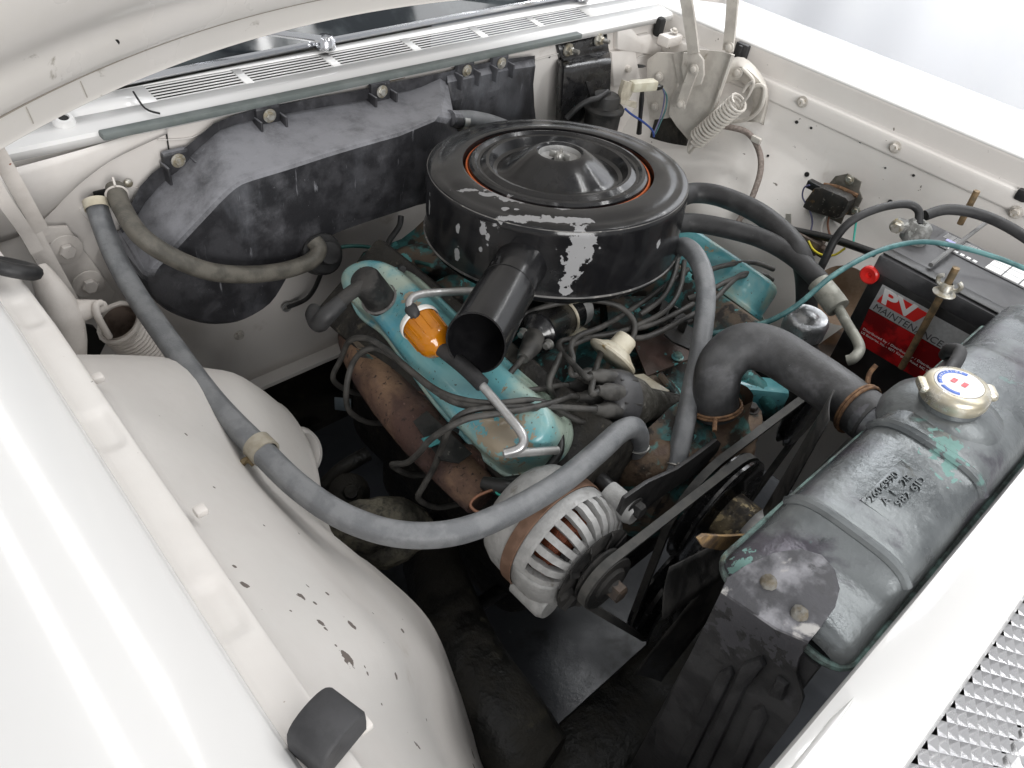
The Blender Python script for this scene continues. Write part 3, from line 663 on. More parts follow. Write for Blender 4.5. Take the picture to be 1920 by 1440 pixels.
obj('bar', MB().tube([at(590,930,z=.52),at(640,880,z=.55),at(690,850,z=.56)], .012, 10, 5), GREASE, sp)
single('brake_hose_clip', MB().box(at(643,758,z=.50),(.03,.004,.03),ax=[unit(A(.7,-.7,0)),unit(A(.7,.7,0)),A(0,0,1)],bev=.001), mat('plated_clip',(.3,.36,.4),None,10,.4,metal=.5), 'small blue grey plate standing in the dark below the manifold', 'clip')

single('sway_bar', MB().tube([A(-.52,-.30,.30),A(-.44,-.44,.27),A(-.36,-.47,.26),A(.36,-.47,.26),A(.44,-.44,.27)], .013, 12, 6), GREASE, 'greasy sway bar crossing low under the front of the engine', 'sway bar')
single('steering_link', MB().tube([A(-.50,-.10,.27),A(-.2,-.16,.25),A(.3,-.15,.25)], .016, 12, 5, radii=[.022,.014,.014,.022]), GREASE, 'greasy steering link running below the engine', 'steering link')
# ================================================================== air cleaner
TL = math.radians(4.5); AN = A(0, math.sin(TL), math.cos(TL)); AO = A(0,0,1.0)
ac = thing('air_cleaner', 'large round black air cleaner with chipped paint on top of the engine', 'air cleaner', (0,0,.86))
def at_top(x,y,h=.003): return at(x,y,p=AO+AN*h,n=AN)
def at_side(x,y,R=.1895):
    d = ray(x,y); d2 = d-np.dot(d,AN)*AN; o = CAM-AO; o2 = o-np.dot(o,AN)*AN
    a,b,c = d2@d2, 2*d2@o2, o2@o2-R*R; t = (-b-math.sqrt(max(0,b*b-4*a*c)))/(2*a); return CAM+d*t
bl = []
def chip_top(x,y,w,h,ang=0.0): bl.append((at_top(x,y), (w,h,.02), ang))
def chip_side(x,y,w,h):
    p = at_side(x,y); th = math.atan2(p[1],p[0]); bl.append((p, (.02,w,h), (0,0,th)))
TA = math.atan2(*(at_top(1000,411)-at_top(960,409))[[1,0]])
chip_top(880,357,.021,.004,TA); chip_top(925,366,.020,.006,TA-.1); chip_top(952,375,.020,.006,TA-.35); chip_top(985,408,.036,.0075,TA+.05); chip_top(1045,412,.034,.006,TA+.05); chip_top(1085,412,.020,.005,TA)
chip_top(1055,393,.009,.004,TA); chip_top(947,391,.005,.004,TA); chip_top(969,393,.004,.003,TA)
chip_side(1090,432,.010,.012); chip_side(1092,455,.016,.014); chip_side(1086,475,.020,.014); chip_side(1075,500,.011,.020); chip_side(1063,528,.009,.012); chip_side(1106,475,.006,.012); chip_side(1060,545,.007,.006)
chip_side(906,430,.006,.012); chip_side(913,447,.004,.008); chip_side(858,428,.003,.008); chip_side(857,478,.004,.012); chip_side(900,467,.004,.005); chip_side(805,385,.003,.015); chip_side(1235,458,.004,.006)
AIRP = mat('air_cleaner_enamel', (.008,.008,.009), (.015,.015,.016), 18, .14, .26, coat=.12, spec=.4, bump=.00012, bscale=60, layers=[((.25,.25,.26),330,.86,.87,.6), ((.06,.058,.056),12,.70,.95,.45)], blobs=bl, base=(0,0,.86), blob_col=(.27,.27,.275), blob_rough=.6, amp=.55)
AIRR = mat('air_cleaner_rim', (.05,.05,.05), (.16,.155,.15), 25, .35, .6, layers=[((.3,.29,.27),90,.62,.7,.6)])
ho = [(.05,-.135),(.14,-.130),(.170,-.122),(.186,-.110),(.1905,-.103),(.1915,-.099),(.1905,-.095),(.1893,-.090),(.1893,-.012),(.1885,-.005),(.186,-.001),(.182,.0012),(.176,.0016),(.168,.0018),(.166,.0028),(.150,.004),(.141,.0048),(.1375,.004),(.1365,-.004),(.1345,-.012)]
obj('housing', MB().lathe(ho, AO, AN, 112), AIRP, ac, smooth=28)
obj('bottom_rim', MB().torus(AO-AN*.0985, AN, .1915, .0016, 112, 8), AIRR, ac)
obj('worn_edge', MB().torus(AO-AN*.0030, AN, .1872, .0007, 112, 6), AIRR, ac)
obj('worn_edge', MB().torus(AO+AN*.0018, AN, .1668, .0005, 112, 6, (3.6,5.9)), AIRR, ac)
obj('filter_element', MB().lathe([(.1340,-.030),(.1340,-.004),(.1325,-.0005),(.1305,-.0005),(.1295,-.004),(.1295,-.03)], AO, AN, 96), ORANGE, ac)
ld = [(.1285,-.012),(.1300,-.003),(.1285,.0025),(.125,.0055),(.1205,.0065),(.1185,.0045),(.1165,.0025),(.1125,.0022),(.1085,.0045),(.1045,.0068),(.100,.0062),(.0975,.002),(.0955,-.002),(.0935,-.0055),(.088,-.0078),(.083,-.0065),(.075,-.001),(.060,.010),(.048,.018),(.040,.0225),(.036,.0243),(.0335,.0243),(.0315,.022),(.0295,.014),(.026,.0095),(.0001,.009)]
lid = obj('lid', MB().lathe(ld, AO, AN, 112), AIRP, ac, smooth=28)
obj('center_cup', MB().lathe([(.0308,.0205),(.0292,.0135),(.025,.0105),(.012,.010)], AO, AN, 40), ALU, lid)
mb = MB(); c = AO+AN*.010
mb.lathe([(.007,0),(.007,.008),(.0045,.012),(.0001,.012)], c, AN, 14)
for sgn in (-1,1):
    for k in (0,1):
        an = .5+k*1.57; d = A(math.cos(an),math.sin(an),0)*sgn
        mb.box(c+d*.010+AN*.008, (.010,.0025,.010), ax=[unit(d),unit(np.cross(AN,d)),AN], bev=.001)
obj('wing_nut', mb, STEEL, lid)
# snorkel
m0 = AO-AN*.052+unit(A(-.86,-.52,0))*.165; m1 = at(892,643,z=.930)
sd = unit(m1-m0); a_,b_,_ = frame_of(sd)
rings = []
for i,t in enumerate(np.linspace(0,1,9)):
    c = m0*(1-t)+m1*t; rr = .0335+.0045*t+(.010*math.exp(-t*18))
    ring = []
    for q in range(40):
        an = 2*math.pi*q/40; off = math.cos(an)*a_+math.sin(an)*b_
        sl = (-.012*off[2]/max(abs(a_[2]),abs(b_[2]),.1)) if i == 8 else 0
        ring.append(c+off*rr+sd*sl)
    rings.append(ring)
inner = [[p+( (m0*(1-t)+m1*t)-p)*.06 for p in r] for r,t in zip(rings,np.linspace(0,1,9))]
obj('snorkel', MB().loft(rings+inner[::-1][:-2], True), AIRP, ac, smooth=45)
obj('snorkel_inside', MB().lathe([(.0001,0),(.036,0)], m0*.62+m1*.38, sd, 32), BLACKDUST, ac)

# ================================================================== engine
en = thing('engine', 'teal painted V8 engine with rusty manifold under the air cleaner', 'engine', (0,-.05,.30))
obj('block', MB().box((-.01,-.01,.52),(.40,.56,.36),bev=.07,seg=4), IRON, en)
obj('oil_pan', MB().box((0,.02,.24),(.30,.45,.18),bev=.06,seg=4), IRON, en)
# valve covers
VN = unit(A(-.62,-.05,.78))
v0 = at(860,690,z=.862)
px_out = [(630,528),(634,504),(655,486),(690,478),(730,488),(775,525),(850,598),(930,670),(1005,735),(1032,768),(1036,800),(1018,832),(978,854),(932,866),(900,848),(862,812),(790,730),(733,652),(688,592),(646,560)]
top = cat([at(x,y,p=v0,n=VN) for x,y in px_out], 4, closed=True)
def offs(poly, n, d):
    out = []; m = len(poly); c = sum(poly)/m
    for i in range(m):
        e = unit(poly[(i+2)%m]-poly[i-2]); s = np.cross(e,n)
        if np.dot(s, poly[i]-c) < 0: s = -s
        out.append(poly[i]+s*d)
    return out
def cover(poly, n, parent, m):
    R = [[p-n*.060 for p in offs(poly,n,.009)],[p-n*.055 for p in offs(poly,n,.009)],[p-n*.053 for p in offs(poly,n,.0075)],[p-n*.053 for p in offs(poly,n,.004)],[p-n*.048 for p in offs(poly,n,.001)],[p-n*.016 for p in offs(poly,n,-.002)],[p-n*.008 for p in offs(poly,n,-.004)],[p-n*.0025 for p in offs(poly,n,-.009)],[p-n*.0 for p in offs(poly,n,-.016)]]
    c = sum(R[-1])/len(R[-1]); R.append([c+(p-c)*.5+n*.001 for p in R[-1]])
    o = obj('valve_cover', MB().loft(R, True, False, True), m, parent, smooth=50); return o
vbl = [(at(940,815,p=v0,n=VN),(.020,.032,.03),.5),(at(945,800,p=v0,n=VN),(.014,.014,.03),0),(at(930,830,p=v0,n=VN),(.012,.018,.03),.3),(at(770,560,p=v0,n=VN),(.010,.012,.03),.3),(at(775,575,p=v0,n=VN),(.007,.006,.03),.3)]
TEALV = mat('teal_valve_cover', (.085,.29,.34), (.15,.37,.39), 7, .25, .36, coat=.3, bump=.0002, bscale=70,
           layers=[((.36,.44,.37),6,.48,.74,.38), ((.09,.31,.39),11,.64,.80,.3), ((.26,.21,.14),40,.715,.75,.6), ((.05,.04,.03),170,.725,.735,.7)],
           blobs=vbl, base=(0,-.05,.30), blob_col=(.30,.25,.18), blob_rough=.35, amp=.8)
vc1 = cover(top, VN, en, TEALV)
mir = lambda p: A(-p[0]-.03, p[1]+.012, p[2]-.0)
vc2 = cover([mir(p) for p in top], A(-VN[0],VN[1],VN[2]), en, TEAL)
# cylinder heads
cc = sum(top)/len(top)
for s_ in (1,-1):
    n = VN if s_ == 1 else A(-VN[0],VN[1],VN[2]); c = cc if s_ == 1 else mir(cc)
    ax = [unit(np.cross((0,1,0),n)), unit(np.cross(n,np.cross((0,1,0),n))), n]
    obj('cylinder_head', MB().box(c-n*.115,(.15,.50,.105),ax=ax,bev=.01), IRON if s_ == 1 else TEALD, en)
# intake manifold
rows = []
for i,x in enumerate(np.linspace(-.20,.20,16)):
    row = []
    for y in np.linspace(-.30,.26,22):
        zz = .765+.02*math.cos(x*15)*math.cos(y*24)+.012*math.sin(x*40+1)*math.sin(y*31)-.10*max(0,abs(x)-.15)/.05*.4 - .03*max(0,(-.20-y)/.1)
        row.append(A(x-.01,y,zz))
    rows.append(row)
rows2 = [[p-A(0,0,.10) for p in r] for r in rows]
im = obj('intake_manifold', MB().grid(rows), TEALD, en, smooth=60)
for y in (-.17,-.05,.07,.18):
    for s_ in (-1,1):
        obj('runner', MB().tube([A(s_*.05-.01,y*.6-.01,.785),A(s_*.11-.01,y*.9,.79),A(s_*.17-.01,y,.765)], .026, 12, 5, radii=[.03,.028,.026]), TEALD, im)
obj('carburetor', MB().box((0,0,.83),(.15,.20,.09),bev=.015), BLACKDUST, en)
obj('carburetor_throat', MB().lathe([(.075,.0),(.075,.05),(.06,.05)], (0,0,.84), (0,0,1), 32), BLACKDUST, en)
# exhaust manifold
P = [at(655,625,z=.745),at(680,668,z=.745),at(715,715,z=.745),at(765,775,z=.745),at(815,835,z=.745),at(860,885,z=.742),at(905,935,z=.735)]
ex = obj('exhaust_manifold', MB().tube(P, .03, 24, 6, radii=[.018,.028,.034,.037,.037,.034,.030,.026]), RUST, en, jit=.0004)
eb = []
for (x,y,r_) in ((690,690,.016),(705,705,.020),(722,728,.020),(740,752,.017),(672,660,.010),(850,905,.012)):
    q = hit(ex, x, y)
    if q is not None: eb.append((q, (r_*.9, r_*1.3, r_*.8), .3))
ex.data.materials[0] = mat('patchy_rusty_iron', (.088,.046,.036), (.06,.035,.03), 12, .7, .85, bump=.0012, bscale=170, layers=[((.27,.165,.10),8,.42,.80,.8), ((.17,.11,.11),11,.58,.92,.75), ((.035,.023,.02),130,.60,.74,.85), ((.19,.12,.095),80,.74,.84,.8)])
for (x,y) in ((700,655),(790,765),(880,870)):
    p = at(x,y,z=.755); obj('runner', MB().tube([p,p+A(.05,.01,-.005),p+A(.09,.015,.0)], .026, 14, 4), RUST, ex)
0 and obj('down_pipe', MB().tube([P[0],P[0]+A(.0,.05,-.03),P[0]+A(0,.08,-.12),P[0]+A(.02,.09,-.4)], .026, 16, 5), RUST, ex)
# heat shield tabs over the plugs
def tabplate(px, zz, m, parent, name='plug_shield'):
    return obj(name, MB().plate([at(x,y,z=zz) for x,y in px], (0,0,-.002), .0005), m, parent)
tabplate([(775,790),(800,770),(885,850),(860,868),(825,862)], .792, BLACKDUST, ex)
tabplate([(790,822),(812,815),(828,830),(805,838)], .797, mat('teal_flake',(.05,.22,.23),None,10,.5), ex, 'paint_flake')
tabplate([(838,790),(862,805),(860,812),(835,798)], .80, BLACKMET, ex)
tabplate([(655,632),(672,640),(690,655),(670,652)], .797, TEALD, ex); tabplate([(668,655),(690,662),(700,672),(675,668)], .79, TEALD, ex)
# thermostat housing / water outlet
tb = at(1352,812,z=.775)
obj('thermostat_housing', MB().lathe([(.052,-.05),(.050,-.01),(.047,.0),(.042,.004),(.040,.010),(.036,.016),(.030,.030),(.028,.050),(.028,.07)], tb, unit(A(.02,.12,1)), 30), RUSTH, en, jit=.0006)
obj('outlet_flange', MB().plate([tb+A(.065*math.cos(t)*(1.0+.35*abs(math.cos(t))**3),.045*math.sin(t),-.006) for t in np.linspace(0,2*math.pi,25)[:-1]], (0,0,.012), .003), RUSTH, en)
for d in (A(.07,.0,.006),A(-.07,0,.006)): hexbolt(tb+d,(0,0,1),.009,.009,TEALD,en,1.3)
# water pump / timing cover mass
wp0 = A(-.085,-.355,.70)
obj('water_pump_housing', MB().lathe([(.115,-.02),(.112,.02),(.095,.045),(.075,.05),(.055,.07),(.045,.085),(.03,.086),(.0001,.086)], A(-.05,-.345,.70), (0,-1,0), 36), TEALD, en, jit=.001)
obj('timing_cover', MB().box((-.03,-.335,.58),(.26,.05,.22),bev=.02), IRON, en)
obj('pump_arm', MB().tube([A(.0,-.37,.72),at(1290,850,z=.765),at(1215,868,z=.765),at(1170,880,z=.74)], .030, 14, 6, radii=[.04,.034,.030,.026]), RUSTH, en, jit=.001)
obj('pump_nipple', MB().tube([at(1197,850,z=.765),at(1192,820,z=.80)], .0125, 14, 4), RUSTH, en)
obj('pump_nipple', MB().tube([at(1262,900,z=.755),at(1266,870,z=.785)], .0115, 14, 4), STEEL, en)
obj('front_boss', MB().tube([at(1385,700,z=.80),at(1430,740,z=.78),at(1445,770,z=.74)], .02, 12, 4, radii=[.018,.016,.020]), TEALD, en)
obj('front_boss', MB().box(at(1410,740,z=.775),(.10,.035,.05),ax=[unit(A(.8,-.6,-.1)),unit(A(.6,.8,0)),A(0,0,1)],bev=.008), TEAL, en)
for (x,y) in ((1386,768),(1402,770)): hexbolt(at(x,y,z=.765),(-.3,-.9,.2),.008,.010,TEAL,en,1.3)
obj('oil_fill_boss', MB().lathe([(.05,-.03),(.045,0),(.03,.012),(.0001,.012)], at(1235,750,z=.78), (0,-.4,.9), 20), TEALD, en, jit=.0015)
# valley plate and wire comb brackets
obj('valley_plate', MB().plate([at(x,y,z=.80) for x,y in ((1185,640),(1262,605),(1312,640),(1300,672),(1212,708))], (0,0,.003), .001), mat('brown_plate',(.07,.045,.035),(.10,.06,.05),30,.5,.7,layers=[((.10,.33,.33),22,.62,.66,.5)],bump=.0004), en)
hexbolt(at(1270,670,z=.806),(0,0,1),.007,.007,TEAL,en,1.3)
for px in (((1200,575),(1245,562),(1300,600),(1278,612),(1225,590)),((1245,625),(1272,600),(1300,615),(1296,655),(1262,640))):
    obj('wire_comb', MB().plate([at(x,y,z=.835) for x,y in px], (0,0,-.004), .001), BLACKDUST, en)
for (x,y) in ((1245,600),(1262,585),(1280,610),(1232,575)):
    obj('comb_tooth', MB().box(at(x,y,z=.845),(.004,.012,.022),bev=.001), BLACKDUST, en)
obj('linkage_bracket', MB().plate([at(x,y,z=.80) for x,y in ((1180,706),(1206,703),(1255,735),(1240,742),(1228,738),(1226,755),(1200,735))], (0,0,.003), .001), BEIGE, en)
obj('linkage_rod', MB().tube([at(1195,742,z=.80),at(1225,746,z=.80),at(1262,750,z=.80)], .003, 8, 3), RUSTW, en)
obj('linkage_rod', MB().tube([at(1236,700,z=.81),at(1262,738,z=.79)], .005, 8, 3), TEALD, en)
mb = MB(); random.seed(3)
obj('lower_hose', MB().tube([A(.02,-.40,.60),A(.08,-.45,.56),A(.16,-.50,.48),A(.24,-.57,.44)], .027, 18, 6), RUBBER, en)
# oil breather
bb = at(712,560,p=v0,n=VN); bn = unit(VN+A(-.05,.05,.35))
br = thing('breather_cap', 'black oil breather cap standing on the teal valve cover', 'breather cap', bb)
obj('cap', MB().lathe([(.024,-.006),(.024,.002),(.0215,.003),(.021,.045),(.019,.050),(.015,.052),(.0001,.052)], bb, bn, 30), BLACKDUST, br)
obj('base_ring', MB().torus(bb+bn*.002, bn, .024, .002, 30, 6), AIRR, br)
tp = bb+bn*.040
obj('spout', MB().tube([tp, at(650,555,z=.90), at(612,592,z=.885)], .0095, 14, 4), BLACKDUST, br)
obj('elbow', MB().tube([at(640,566,z=.897),at(612,592,z=.885),at(598,606,z=.87),at(588,590,z=.87),at(592,578,z=.872)], .012, 14, 6, radii=[.0105,.012,.012,.011,.009]), RUBBER, br)

# ================================================================== distributor, coil
dd_ = unit(A(-.85,.28,.36)); dc = at(1150,752,z=.83)
di = thing('distributor', 'black distributor cap crowded with ignition wire boots', 'distributor', dc-dd_*.1)
obj('body', MB().lathe([(.02,-.12),(.024,-.06),(.034,-.04),(.038,-.02),(.038,0)], dc, dd_, 28), mat('grimy_distributor_body',(.09,.085,.075),(.04,.037,.03),40,.5,.7,metal=.3,bump=.001,layers=[((.22,.21,.19),60,.66,.8)]), di)
for k in range(8):
    an = 2*math.pi*(k+.8)/8; fa_,fb_,_ = frame_of(dd_); obj('cap_rib', MB().tube([dc+(math.cos(an)*fa_+math.sin(an)*fb_)*.0415-dd_*.010, dc+(math.cos(an)*fa_+math.sin(an)*fb_)*.0385+dd_*.018], .0022, 6, 2), BLACKDUST, di)
CAPB = mat('distributor_cap', (.03,.03,.032), (.055,.055,.058), 40, .35, .5)
obj('cap', MB().lathe([(.042,-.012),(.0425,.0),(.0415,.012),(.038,.022),(.032,.026),(.0001,.027)], dc, dd_, 32), CAPB, di)
a_,b_,_ = frame_of(dd_)
tw = []
for k in range(8):
    an = 2*math.pi*(k+.3)/8; p = dc+(math.cos(an)*a_+math.sin(an)*b_)*.031
    obj('tower', MB().lathe([(.0105,-.005),(.0102,.015),(.0088,.036)], p, dd_, 14, True), CAPB, di); tw.append(p+dd_*.036)
obj('tower', MB().lathe([(.011,.0),(.009,.040)], dc+dd_*.0, dd_, 14, True), CAPB, di); tw.append(dc+dd_*.042)
for k,p in enumerate(tw):
    obj('boot', MB().lathe([(.0108,-.018),(.0112,-.004),(.0108,.006),(.0075,.012),(.0062,.022),(.0001,.022)], p, dd_, 14), WIRE, di)
va = at(1152,664,z=.855); vn = unit(at(1172,640,z=.87)-at(1150,668,z=.855))
obj('vacuum_advance', MB().lathe([(.0001,-.006),(.025,-.006),(.036,-.003),(.0375,0),(.036,.002),(.026,.008),(.020,.013),(.0165,.014),(.0155,.030),(.013,.034),(.0001,.034)], va-vn*.004, vn, 30), BEIGE, di)
co0 = at(1008,625,z=.855); co1 = at(1080,578,z=.845); cn = unit(co0-co1)
co = thing('ignition_coil', 'black ignition coil cylinder with rubber capped tower beneath the snorkel', 'ignition coil', co1-A(0,0,.03))
CO = co0
obj('canister', MB().lathe([(.027,-.105),(.0275,-.10),(.0275,-.006),(.029,-.004),(.029,0),(.026,.003),(.024,.004),(.020,.010),(.013,.016),(.0001,.017)], CO, cn, 32), BLACKGLOSS, co)
obj('label_end', MB().lathe([(.0279,-.104),(.0279,-.085)], CO, cn, 32), ALU, co)
obj('boot', MB().tube([CO+cn*.010, at(998,645,z=.86), at(980,672,z=.862)], .012, 14, 5, radii=[.015,.0155,.0135,.008]), WIRE, co)
for (x,y) in ((983,624),(1030,645)):
    p = at(x,y,z=.862); hexbolt(p, cn, .0055, .010, STEEL, co, 1.4, 'terminal')
obj('bracket', MB().torus(CO-cn*.060, cn, .029, .0022, 28, 6), BEIGE, co)
obj('bracket_foot', MB().plate([at(x,y,z=.83) for x,y in ((1065,628),(1080,612),(1105,622),(1085,632))], (0,0,.004), .001), BEIGE, co)

# ================================================================== ignition wires
def wire(pts, r, m, label, cat_='wire', group=None, name='ignition_wire', k=8, seg=10):
    P = [at(p[0],p[1],z=p[2]) for p in pts]
    return single(name, MB().tube(P, r, seg, k), m, label, cat_, group)
IW = .0041
def px_of(p):
    q = RM@(np.array(p)-CAM); return q[0]/q[2]*FPX+960, q[1]/q[2]*FPX+720
wires = [
 ('ignition wire curling up over the distributor toward the far valve cover', [(1088,688,.868),(1074,672,.875),(1070,650,.878),(1085,630,.875),(1130,612,.87),(1180,582,.86),(1225,552,.86),(1290,505,.86)]),
 ('ignition wire leaving the coil boot and looping down to the distributor', [(980,672,.862),(962,693,.868),(948,712,.868),(953,727,.866),(985,733,.862),(1028,729,.858)]),
 ('thick ignition wire arching high from behind the snorkel past the beige advance disc', [(960,600,.86),(1000,582,.875),(1050,568,.885),(1110,563,.888),(1160,574,.88),(1187,600,.87),(1188,628,.86),(1172,650,.85)]),
 ('ignition wire running under the arch toward the wire comb', [(1028,672,.86),(1048,648,.865),(1080,634,.865),(1140,628,.86),(1195,610,.858),(1250,580,.86),(1275,540,.865),(1283,490,.87)]),
 ('ignition wire rising beside the distributor into the bundle', [(1034,748,.862),(1030,722,.868),(1040,690,.87),(1058,658,.868),(1098,636,.862),(1160,622,.855),(1230,606,.855),(1300,570,.86)]),
 ('ignition wire passing above the brown plate to the far cover', [(1085,655,.85),(1140,640,.852),(1210,632,.855),(1270,605,.862),(1330,570,.87),(1390,515,.87),(1440,518,.86)]),
 ('ignition wire crossing the teal cover and dropping past the manifold shield', [(1085,742,.862),(1040,754,.868),(990,766,.875),(930,776,.88),(880,784,.875),(840,802,.86),(805,826,.83),(785,850,.79),(762,868,.75),(735,872,.72)]),
 ('ignition wire bending steeply down in front of the manifold shield', [(1070,772,.858),(1020,768,.866),(950,764,.876),(890,768,.878),(855,785,.865),(838,812,.84),(826,845,.80),(812,880,.76),(795,910,.73),(785,935,.70)]),
 ('ignition wire lying along the cover edge to the rearmost plug', [(1010,752,.87),(930,756,.878),(870,750,.872),(820,732,.862),(770,695,.855),(720,652,.85),(685,634,.845),(655,640,.82),(640,672,.78),(625,712,.74)]),
 ('ignition wire lying along the cover edge and drooping over the manifold', [(1010,762,.868),(930,764,.876),(860,757,.868),(805,725,.856),(755,682,.848),(715,656,.842),(685,656,.83),(662,680,.80),(650,725,.77),(655,770,.73)]),
 ('ignition wire crossing the comb bracket behind the air cleaner rim', [(1200,590,.86),(1240,560,.87),(1262,520,.875),(1272,480,.88)]),
 ('ignition wire ending on the far teal valve cover', [(1290,560,.86),(1330,545,.87),(1370,525,.872),(1420,512,.86),(1448,525,.84)]),
 ('ignition wire threading between the far cover and the grey hose', [(1300,520,.87),(1350,500,.872),(1410,492,.87),(1450,505,.85)]),
]
tips = [p+dd_*.018 for p in tw]
ends = [(0,0),(1,-1),(4,0),(6,0),(7,0),(8,0),(9,0),(3,0),(5,0)]
free = list(range(len(tips))); link = {}
for wi,e in ends:
    sx, sy = wires[wi][1][e][:2]
    k = min(free, key=lambda q: (px_of(tips[q])[0]-sx)**2+(px_of(tips[q])[1]-sy)**2); free.remove(k); link[(wi,e)] = k
for i,(lab, pts) in enumerate(wires):
    P = [at(p[0],p[1],z=p[2]) for p in pts]
    if (i,0) in link:
        k = link[(i,0)]; P = [tips[k], tips[k]+dd_*.014]+(P[1:] if i not in (8,9) else P)
    if (i,-1) in link:
        k = link[(i,-1)]; P = P[:-1]+[tips[k]+dd_*.014, tips[k]]
    if i in (6,7,8,9): P = P+[P[-1]+A(.035,.0,-.045), P[-1]+A(.08,.0,-.07)]
    single('ignition_wire', MB().tube(P, IW, 10, 8), WIRE, lab, 'wire', 'ignition wires')

# ================================================================== fuel filter and line
ff0 = at(786,604,z=.893); ff1 = at(840,672,z=.885); fn = unit(ff1-ff0); L_ = np.linalg.norm(ff1-ff0)
ff = thing('fuel_filter', 'amber plastic fuel filter with white rim above the valve cover', 'fuel filter', ff0-A(0,0,.03))
obj('bowl', MB().lathe([(.0001,0),(.0245,0),(.0250,.003),(.0246,.008),(.0240,.036),(.0225,.043),(.0185,.049),(.012,.052),(.010,.056),(.0001,.056)], ff0, fn, 36), AMBER, ff)
obj('pleats', MB().lathe([(.018,.004),(.018,.040)], ff0, fn, 28, True), mat('filter_paper',(.75,.42,.10),(.55,.28,.05),200,.8,stretch=(8,8,1)), ff)
for k in range(14):
    an = 2*math.pi*k/14; fa,fb,_ = frame_of(fn); r_ = math.cos(an)*fa+math.sin(an)*fb
    obj('rib', MB().tube([ff0+fn*.005+r_*.0245, ff0+fn*.036+r_*.0238], .0012, 6, 2), AMBER, ff)
obj('rim', MB().lathe([(.0001,-.004),(.026,-.004),(.0275,-.001),(.0275,.003),(.026,.0045)], ff0, fn, 36), WHITEPL, ff)
single('fuel_hose', MB().tube([at(770,578,z=.915),at(778,590,z=.912),ff0-fn*.002], .0085, 12, 4), RUBBER, 'short black rubber hose behind the amber filter', 'hose')
single('fuel_hose', MB().tube([ff0+fn*.050,at(872,690,z=.895),at(905,722,z=.892)], .0095, 12, 4), RUBBER, 'short black rubber hose joining the amber filter to the bare tube', 'hose')
single('fuel_line', MB().tube([at(774,584,z=.915),at(767,570,z=.92),at(775,557,z=.922),at(800,550,z=.92),at(850,547,z=.915),at(900,545,z=.92)], .0052, 12, 6), GREYTUBE, 'steel fuel line bending toward the carburetor behind the snorkel', 'pipe')
single('fuel_line', MB().tube([at(900,718,z=.892),at(940,765,z=.885),at(975,808,z=.88),at(982,828,z=.874),at(972,842,z=.868),at(946,850,z=.862)], .0056, 12, 6), mat('bright_tube',(.5,.5,.5),(.4,.4,.4),30,.3,metal=.7), 'bare steel fuel line bent over the front of the teal cover', 'pipe')
single('fuel_line', MB().tube([at(946,851,z=.862),at(990,848,z=.855),at(1045,844,z=.84)], .0052, 12, 5), GREYTUBE, 'dull steel fuel line running under the wires to the pump', 'pipe')

# ================================================================== alternator
al = thing('alternator', 'cast aluminium alternator with brown steel band and copper windings', 'alternator', (-.318,-.36,.66))
AC_ = A(-.312,-.352,.766); AX = unit(A(0,-1,.03)); AR = .074
obj('rear_housing', MB().lathe([(.0001,-.062),(.035,-.062),(.058,-.056),(.068,-.045),(.0735,-.030),(.0745,-.008)], AC_, AX, 48), ALU, al)
obj('stator_band', MB().lathe([(.0755,-.008),(.0768,-.007),(.0768,.008),(.0755,.009)], AC_, AX, 56), BROWNBAND, al)
obj('front_housing', MB().lathe([(.0745,.009),(.0748,.022),(.0735,.026)], AC_, AX, 48), ALU, al)
obj('winding', MB().lathe([(.062,.010),(.064,.020),(.062,.044),(.05,.050)], AC_, AX, 40), COPPER, al)
a_,b_,_ = frame_of(AX)
def fin_ring(n0, off, w, name):
    for k in range(n0):
        an = 2*math.pi*(k+off)/n0; r_ = math.cos(an)*a_+math.sin(an)*b_; t_ = np.cross(AX,r_)
        prof = [(.0735,.022),(.0740,.034),(.068,.050),(.060,.058),(.046,.064)]
        rings = [[AC_+AX*h+r_*rr+t_*w*q for q in (-1,1)]+[AC_+AX*(h-.006)+r_*(rr-.008)+t_*w*q for q in (1,-1)] for rr,h in prof]
        obj(name, MB().loft(rings, True, True, True), ALU, al, smooth=30)
fin_ring(26, .2, .0042, 'cooling_fin')
rows = []
for rr,h in [(.0740,.009),(.0748,.022),(.0742,.036),(.069,.050),(.061,.058),(.046,.064)]:
    rows.append([AC_+AX*h+(math.cos(t)*a_+math.sin(t)*b_)*(rr+.0006) for t in np.linspace(math.radians(172),math.radians(395),40)])
obj('casting_shell', MB().grid(rows), ALU, al, smooth=50, solid=.003)
obj('front_plate', MB().lathe([(.0001,.066),(.030,.066),(.046,.064),(.050,.060),(.050,.052)], AC_, AX, 40), ALU, al)
# solid boss sector of the front housing (lower side)
for an0 in (2.6, 3.4, 0.2):
    pass
def boss(px, Y, r, h, m=ALU): return obj('mounting_boss', MB().lathe([(r,-h),(r,h*.7),(r*.8,h),(.0001,h)], at(*px,Y=Y), AX, 18), m, al)
boss((1005,1112),-.385,.020,.025); boss((1165,945),-.395,.016,.022)
obj('lug', MB().tube([AC_+AX*.02+A(-.01,0,-.066),AC_+AX*.035+A(.0,0,-.085),AC_+AX*.04+A(.02,0,-.09)], .018, 12, 5), ALU, al)
obj('pulley', MB().lathe([(.0001,.105),(.010,.105),(.012,.100),(.022,.098),(.024,.094),(.036,.094),(.0365,.091),(.026,.084),(.0365,.077),(.0365,.074),(.020,.072),(.0001,.072)], AC_, AX, 40), BLACKDUST, al)
obj('pulley_nut', MB().lathe([(.012,.100),(.012,.112),(.008,.114),(.0001,.114)], AC_, AX, 6), mat('rusty_nut',(.10,.07,.05),(.05,.04,.035),60,.6), al, smooth=20)
